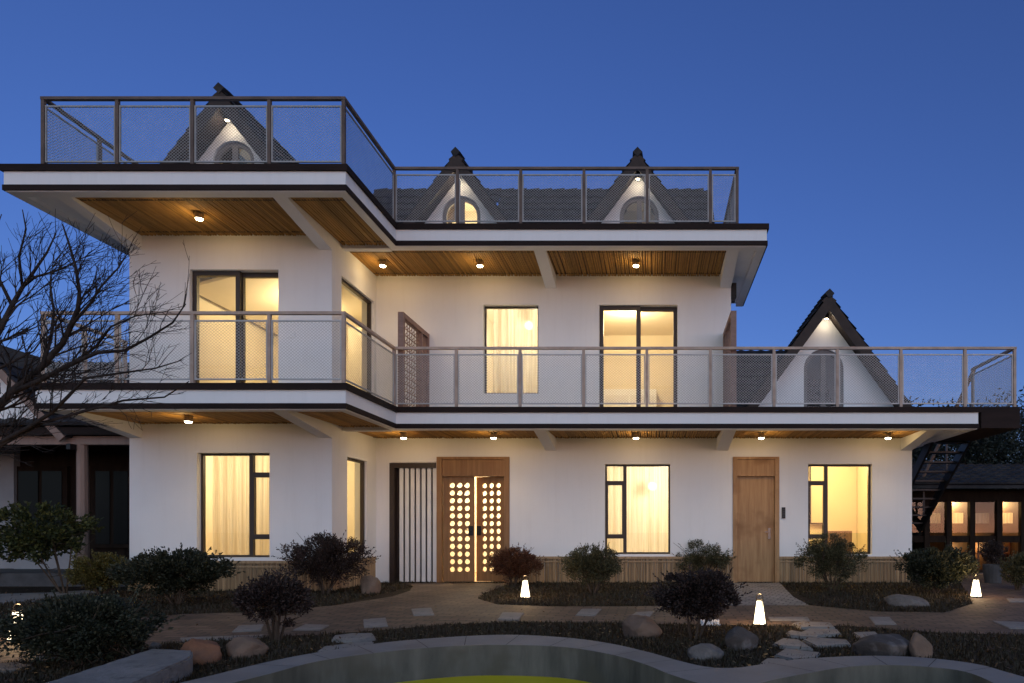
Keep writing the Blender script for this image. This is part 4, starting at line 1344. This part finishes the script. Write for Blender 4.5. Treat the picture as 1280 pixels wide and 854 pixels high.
# far trees behind the tea house
def far_tree(x, y, h, rx, seed, label):
    r = random.Random(seed)
    o = thing('evergreen_tree', (x,y,0), label, 'tree', 'dark trees behind the tea house')
    m = MB(); m.tube([(x,y,-.1),(x+.1,y,h*.4),(x,y,h*.85)],[.2,.14,.04],7)
    for i in range(14):
        a = r.random()*6.28; z = h*r.uniform(.3,.85)
        m.tube([(x,y,z),(x+math.cos(a)*rx*.8,y+math.sin(a)*rx*.8,z+h*.12)],[.05,.012],5)
    m.build('trunk', BARK, o)
    m = MB()
    cl = [(Vector((r.uniform(-1,1)*rx, r.uniform(-1,1)*rx, h*r.uniform(.2,.92))), r.uniform(.3,.6)*rx) for i in range(34)]
    for i in range(26000):
        cc, cr = cl[r.randrange(len(cl))]
        p = Vector((x,y,0))+cc+rv(r)*cr
        leaf(m, p, rv(r), rv(r), r.uniform(.08,.16), .05)
    m.build('crown', L_FAR, o, recalc=False)
far_tree(9.6,22,4.7,1.9,21,'dark evergreen tree rising over the tea house roof beside the staircase')
far_tree(12.4,23,4.9,2.0,22,'dark evergreen tree at the outer end of the tea house')
far_tree(8.3,26,4.6,1.8,23,'distant dark tree seen through the open treads of the staircase')

# the bare tree in front of the wing
bt = thing('bare_tree', tuple(G(-75,790)), 'leafless dark tree spreading its twigs in front of the wing', 'tree')
rr = random.Random(99)
DT = 6.6
def limb(pxs, d0, d1):
    k = len(pxs)-1
    return [P(px, py, d0+(d1-d0)*i/k) for i, (px, py) in enumerate(pxs)]
fork = P(-62,600,DT)
base = Vector(bt.location)
mt = MB(); mt.tube([base+Vector((0,0,-.05)), base+Vector((.02,0,.25)), base.lerp(fork,.6)+Vector((-.03,0,0)), fork], [.15,.115,.10,.09], 10)
mb_ = MB()
limbs = [
 ([(-62,600),(-25,540),(0,506),(15,491),(52,460),(77,429),(88,408),(97,385),(100,364),(95,333),(85,303),(78,280)], 6.6, 6.2, .055),
 ([(15,491),(52,475),(90,455),(121,442),(155,437),(186,421),(214,403),(232,380)], 6.5, 6.0, .032),
 ([(-62,600),(-40,500),(-15,440),(0,413),(15,382),(28,359),(41,339),(57,315),(70,292)], 6.6, 6.9, .05),
 ([(-40,560),(0,552),(39,533),(64,515),(85,495),(108,474),(150,466),(195,462),(222,452)], 6.5, 5.9, .030),
 ([(-50,585),(0,557),(52,528),(116,510),(155,500),(206,497),(236,477)], 6.5, 6.1, .026),
 ([(88,408),(112,380),(126,357),(148,335),(160,316)], 6.35, 6.5, .018),
 ([(28,359),(45,345),(75,338),(105,322)], 6.8, 6.6, .016),
 ([(52,460),(62,425),(66,390),(62,355),(66,330)], 6.4, 6.6, .020),
 ([(15,382),(-5,340),(-12,300),(2,268)], 6.8, 7.0, .02),
 ([(28,359),(24,320),(32,285),(28,262)], 6.8, 6.6, .014),
 ([(90,455),(120,432),(138,410),(170,395),(205,390)], 6.4, 6.1, .016),
 ([(-20,470),(20,450),(42,440),(70,400)], 6.6, 6.8, .018),
]
def twig(p, d, L, rad, lev):
    k = 3 if lev < 2 else 4
    pts = [p]; q = p.copy(); dd_ = d.normalized()
    top_l = 258 + rr.random()*70; right_l = 240 - rr.random()**2*90
    for i in range(k):
        dd_ = (dd_ + rv(rr)*.13 + Vector((.05,0,.07))).normalized()
        q = q + dd_*(L/k)
        ipx, ipy = 818+q.x*F/q.y, 662-(q.z-ZC)*F/q.y
        if ipy < top_l or ipx > right_l: break
        pts.append(q.copy())
    if len(pts) < 2: return
    k = len(pts)-1
    mb_.tube(pts, [max(.0016, rad*(1-.7*i/k)) for i in range(k+1)], 5 if rad > .006 else 3, caps=False)
    if lev <= 0: return
    nb = rr.choice((3,4,4)) if lev > 1 else rr.choice((2,2,3,3))
    for i in range(nb):
        t = rr.uniform(.25,.98); j = min(k-1, int(t*k)); s0 = pts[j].lerp(pts[j+1], t*k-j)
        dv = (pts[j+1]-pts[j]).normalized()
        side = rv(rr); side = (side - dv*side.dot(dv)); side.y *= .7
        twig(s0, dv*1.0+side.normalized()*rr.uniform(.4,.75), L*rr.uniform(.38,.66), max(.0024, rad*.62), lev-1)
for pxs, d0, d1, r0 in limbs:
    pts = limb(pxs, d0, d1); k = len(pts)-1
    for _ in range(3): twig(pts[-1], (pts[-1]-pts[-2]).normalized()+rv(rr)*.35, rr.uniform(.25,.45), .0045, 1)
    pts = [p + (rv(rr)*.012 if 0 < i < k else Vector((0,0,0))) for i, p in enumerate(pts)]
    mb_.tube(pts, [r0*.66*(1-.93*(i/k))+.003 for i in range(k+1)], 8)
    for i in range(1, k+1):
        dv = (pts[i]-pts[i-1]).normalized(); rad = r0*(1-.82*i/k)
        for j in range(3 if i < k else 4):
            t = rr.random(); s0 = pts[i-1].lerp(pts[i], t)
            side = rv(rr); side = (side-dv*side.dot(dv)); side.y *= .6
            twig(s0, dv*1.0+side.normalized()*.62, rr.uniform(.25,.62), max(.0042, rad*.30), 2)
mt.build('trunk', BARK, bt, smooth=True)
mb_.build('branches', BARK, bt, recalc=False, smooth=True)

# ------------------------------------------------------------------ stones and slabs
def rock(name, px, base_py, w_px, h_px, mat, label, seed, dpt=.8, squash=2.6, group=None, rot=0, tilt=0):
    r = random.Random(seed)
    b = G(px, base_py); sc = b.y/F
    w, h = w_px*sc/2, h_px*sc
    b = b + Vector((0, w*dpt*.5, 0))
    bm = bmesh.new()
    bmesh.ops.create_icosphere(bm, subdivisions=4, radius=1)
    from mathutils import noise as N
    off = Vector((seed*3.1, seed*1.7, seed))
    cuts = []
    for _ in range(4 if 'smooth' in label or 'pillow' in label else 15):
        nn = Vector((r.uniform(-1,1), r.uniform(-1,1), r.uniform(-.3,1))).normalized()
        cuts.append((nn, r.uniform(.66,.92)))
    for v in bm.verts:
        p = v.co.copy()
        e = squash
        k = (abs(p.x)**e+abs(p.y)**e+abs(p.z)**e)**(1/e)
        p = p/k
        p *= 1 + .16*N.noise(p*1.1+off) + .06*N.noise(p*2.7+off)
        for nn, dd_ in cuts:
            q = p.dot(nn) - dd_*(1+.05*N.noise(p*4+off))
            if q > 0: p = p - nn*q*.9
        p *= 1.08 + .03*N.noise(p*5+off) + .015*N.noise(p*11+off)
        v.co = Vector((p.x*w, p.y*w*dpt, p.z*h*.58 + h*.38))
    M = Matrix.Rotation(rot, 4, 'Z') @ Matrix.Rotation(tilt, 4, 'Y')
    bmesh.ops.transform(bm, matrix=M, verts=bm.verts)
    me = bpy.data.meshes.new(name); bm.to_mesh(me); bm.free()
    me.polygons.foreach_set('use_smooth', [True]*len(me.polygons))
    me.materials.append(mat)
    o = bpy.data.objects.new(name, me); COL.objects.link(o); o.location = b
    return tag(o, label, 'rock', group or 'boulders in the garden')
rock('boulder',244,830,56,32,ORANGEROCK,'orange brown boulder behind the end of the stone slab',31)
rock('boulder',299,823,50,25,TANROCK,'pinkish tan boulder next to the orange brown boulder',32, squash=2.2)
rock('boulder',801,797,50,30,TANROCK,'round tan boulder on the path edge beside the purple tree',33, squash=2.3)
rock('boulder',881,826,42,21,ROCK,'smooth pale grey oval boulder below the purple tree',34, squash=2.1)
rock('boulder',927,813,42,29,DARKROCK,'dark rounded boulder in front of the middle lantern',35, squash=2.2)
rock('boulder',1107,822,72,29,DARKROCK,'broad dark boulder next to the upright tan stone',36, squash=2.8)
rock('boulder',1154,824,30,34,TANROCK,'upright tan stone leaning on the broad dark boulder',37, squash=2.6, tilt=-.25)
rock('boulder',1137,759,46,15,ROCK,'pillow shaped grey boulder in the bed in front of the yellow window',38, squash=3.2)
rock('boulder',461,742,27,22,TANROCK,'squat brown block stone at the foot of the wing corner',39, squash=4)
rock('boulder',60,826,28,12,ROCK,'small pale stone half under the large low bush',40, squash=3)
rock('boulder',192,812,14,9,ROCK,'fist sized pale stone at the end of the large low bush',41)
rock('boulder',224,844,20,11,TANROCK,'little tan stone below the end of the stone slab',42)

GS = 'stepping stones in the garden'
def flat_stone(name, pxs, z, h, mat, label, cat, group, jag=0.0, seed=0):
    r = random.Random(seed)
    pts = [G(px, py, z+h) for px, py in pxs]
    mid_ = sum(pts, Vector())/len(pts)
    pts = [mid_+(p-mid_)*(.94 if group == GS else 1.0) for p in pts]
    bm = bmesh.new()
    c = sum((Vector(p) for p in pts), Vector())/len(pts)
    top = []
    # subdivide edges and jitter slightly for a natural edge
    for i in range(len(pts)):
        a, b = pts[i], pts[(i+1) % len(pts)]
        n = max(1, int((b-a).length/.09))
        for k in range(n):
            p = a.lerp(b, k/n) + Vector((r.uniform(-1,1), r.uniform(-1,1), 0))*jag
            top.append(p)
    vt = [bm.verts.new(p-c+Vector((0,0,0))) for p in top]
    f = bm.faces.new(vt)
    f.normal_update()
    if f.normal.z < 0: f.normal_flip()
    ex = bmesh.ops.extrude_face_region(bm, geom=[f])
    vs = [v for v in ex['geom'] if isinstance(v, bmesh.types.BMVert)]
    # the extruded face becomes the bottom
    for v in vs: v.co.z -= h; 
    bmesh.ops.recalc_face_normals(bm, faces=bm.faces)
    ed = [e for e in bm.edges if abs(e.verts[0].co.z-e.verts[1].co.z) < 1e-5 and e.verts[0].co.z > -h*.5]
    bmesh.ops.bevel(bm, geom=ed, offset=min(.012, h*.4), segments=2, affect='EDGES')
    me = bpy.data.meshes.new(name); bm.to_mesh(me); bm.free()
    me.materials.append(mat)
    o = bpy.data.objects.new(name, me); COL.objects.link(o); o.location = c
    return tag(o, label, cat, group)
GS = 'stepping stones in the garden'
FL = [
 ([(412,799),(416,794),(440,791),(468,791),(471,797),(440,801)], 'long oval stepping stone in the lawn, the one nearer the path'),
 ([(392,815),(402,808),(440,803),(469,801),(470,807),(430,815)], 'pointed stepping stone in the lawn, the one nearer the pool'),
 ([(988,779),(1000,776),(1040,778),(1046,784),(1000,784)], 'thin flagstone at the edge of the path beside the middle lantern'),
 ([(999,790),(1010,785),(1048,786),(1054,792),(1020,794)], 'flagstone of the patch second from the path'),
 ([(981,790),(988,787),(1026,794),(1024,797),(986,794)], 'narrow flagstone slanting in the middle of the flagstone patch'),
 ([(1001,799),(1010,796),(1060,799),(1066,805),(1020,808)], 'largest flagstone of the patch, beside the dark boulder'),
 ([(964,804),(978,797),(1000,799),(1018,810),(975,807)], 'wedge shaped flagstone of the patch behind the pool rim'),
 ([(966,818),(980,810),(1028,815),(1022,822),(990,824)], 'broad flagstone of the patch next to the pool'),
 ([(949,828),(958,822),(982,823),(993,830),(975,834),(955,833)], 'small rounded flagstone closest to the pool rim'),
 ([(1064,790),(1096,789),(1100,795),(1075,797)], 'flagstone lying behind the broad dark boulder'),
]
for i, (pp, lb) in enumerate(FL):
    flat_stone('stepping_stone', pp, 0, .03, FLAG, lb, 'paving stone', GS, .004, i)
SQ = [
 ([(454,774),(482,772),(485,782),(455,784)], 'square paving slab in the path just before the lawn stepping stones'),
 ([(514,761),(539,759.5),(543,768),(517,769)], 'square paving slab in the path below the slatted panel'),
 ([(628,765),(655,766),(648,775),(622,774)], 'paving slab in the path below the reddish bush'),
 ([(727,761),(752,761),(744,769),(719,769)], 'paving slab in the path below the round green bush'),
 ([(795,765),(818,764),(812,770),(786,771)], 'paving slab in the path beside the round tan boulder'),
 ([(1086,771),(1112,771),(1121,780),(1094,780)], 'paving slab in the path below the window of the yellow room'),
 ([(1240,776),(1290,778),(1300,786),(1262,785)], 'paving slab in the path near the edge of the lawn by the tea house'),
 ([(960,771),(1010,771),(1012,775),(962,775)], 'long paving slab in front of the doorstep of the plain wooden door'),
 ([(1258,748),(1290,748),(1296,752),(1262,752)], 'narrow paving slab in front of the tea house'),
 ([(298,782),(330,780),(326,788),(290,789)], 'paving slab in the path behind the sparse purple bush'),
 ([(382,780),(412,781),(400,787),(366,787)], 'paving slab in the path beside the sparse purple bush'),
 ([(225,797),(330,793),(330,797),(228,801)], 'long kerb slab behind the orange brown boulder'),
]
for i, (pp, lb) in enumerate(SQ):
    flat_stone('paving_slab', pp, .004, .012, FLAG, lb, 'paving stone', 'pale slabs set into the path', .002, 40+i)
flat_stone('stone_slab', [(30,862),(190,811),(242,813),(240,820),(150,862)], -.02, .16, SLABROCK, 'thick rough stone slab lying in the front corner', 'rock', None, .012, 77)
flat_stone('stone_slab', [(-10,830),(20,827),(42,831),(20,838),(-10,838)], -.02, .05, ROCK, 'thin grey slab under the low bush at the picture edge', 'rock', None, .01, 78)

# slotted drain in the path
m = MB(); a = G(880,779,.03); b = G(897,779,.03)
for k in range(6):
    x = a.x + (b.x-a.x)*k/5
    m.box(x-.01,x+.01,a.y,a.y+.12,.004,.045)
m.box(a.x-.03,b.x+.03,a.y+.12,a.y+.14,.004,.05); m.box(a.x-.03,b.x+.03,a.y-.02,a.y,.004,.02)
tag(m.build('slotted_drain', PLASTIC, base=(a.x,a.y,0)), 'small white slotted drain cover on the path behind the purple tree', 'drain')

# ------------------------------------------------------------------ grass
STONES = [[(G(*q).x, G(*q).y) for q in pp] for pp, _ in FL+SQ]
def scatter(name, regions, n, h, seed, mat, kind='stuff'):
    r = random.Random(seed); m = MB()
    xs = [p[0] for reg in regions for p in reg]; ys = [p[1] for reg in regions for p in reg]
    k = 0; tries = 0
    while k < n and tries < n*20:
        tries += 1
        # denser towards the camera
        y = min(ys) + (max(ys)-min(ys))*(r.random()**1.5)
        x = r.uniform(max(min(xs), -1.02*y), min(max(xs), .62*y))
        if not any(inside((x,y), reg) for reg in regions): continue
        if inside((x,y), PATHW) or inside((x,y), OUT) or inside((x,y), APRONW): continue
        if any(inside((x,y), q) for q in STONES): continue
        k += 1
        for j in range(2):
            hh = h*r.uniform(.4,1.2)*(1 if r.random() > .08 else 1.6); a = r.random()*6.28; ln = r.uniform(.1,.8)*hh
            w = .004+.0005*y
            p = Vector((x+r.uniform(-.02,.02), y+r.uniform(-.02,.02), 0)); d = Vector((math.cos(a),math.sin(a),0)); s = Vector((-d.y,d.x,0))
            i0 = len(m.v)
            m.v += [tuple(p-s*w), tuple(p+s*w), tuple(p+d*ln+Vector((0,0,hh)))]
            m.f.append((i0,i0+1,i0+2))
    return tag(m.build(name, mat, recalc=False), kind=kind)
lawn = [[(-9,4.3),(9,4.3),(10,8.5),(10,10),(-9,10)]]
beds = [[(-9.2,8.5),(-4.4,8.5),(-4.4,13.9),(-5.4,13.9),(-9.2,12.0)], [(-3.2,9.6),(1.4,9.6),(1.4,13.95),(-3.2,13.95)], [(2.3,9.0),(6.0,9.0),(6.4,13.9),(2.4,13.9)]]
scatter('lawn_grass', lawn, 34000, .035, 5, GRASSM)
scatter('bed_ground_cover', beds, 16000, .045, 6, GRASSM)

# fallen leaves on the lawn, beds and path
DRYLEAF = leafmat('dry_leaf', (.05,.028,.014), (.12,.065,.028), (.20,.13,.06))
r = random.Random(12); m = MB(); k = 0
while k < 2600:
    y = 4.6 + 9.2*r.random()**1.4; x = r.uniform(-1.0*y, .56*y)
    if inside((x,y), OUT) or (y > YW-.1 and x < XC) or y > YR-.1: continue
    if inside((x,y), PATHW) and r.random() < .75: continue
    k += 1
    leaf(m, Vector((x,y,.012+r.random()*.03)), Vector((r.uniform(-1,1),r.uniform(-1,1),r.uniform(-.1,.35))), Vector((0,0,1)), r.uniform(.025,.055), r.uniform(.015,.03))
tag(m.build('fallen_leaves', DRYLEAF, recalc=False), kind='stuff')
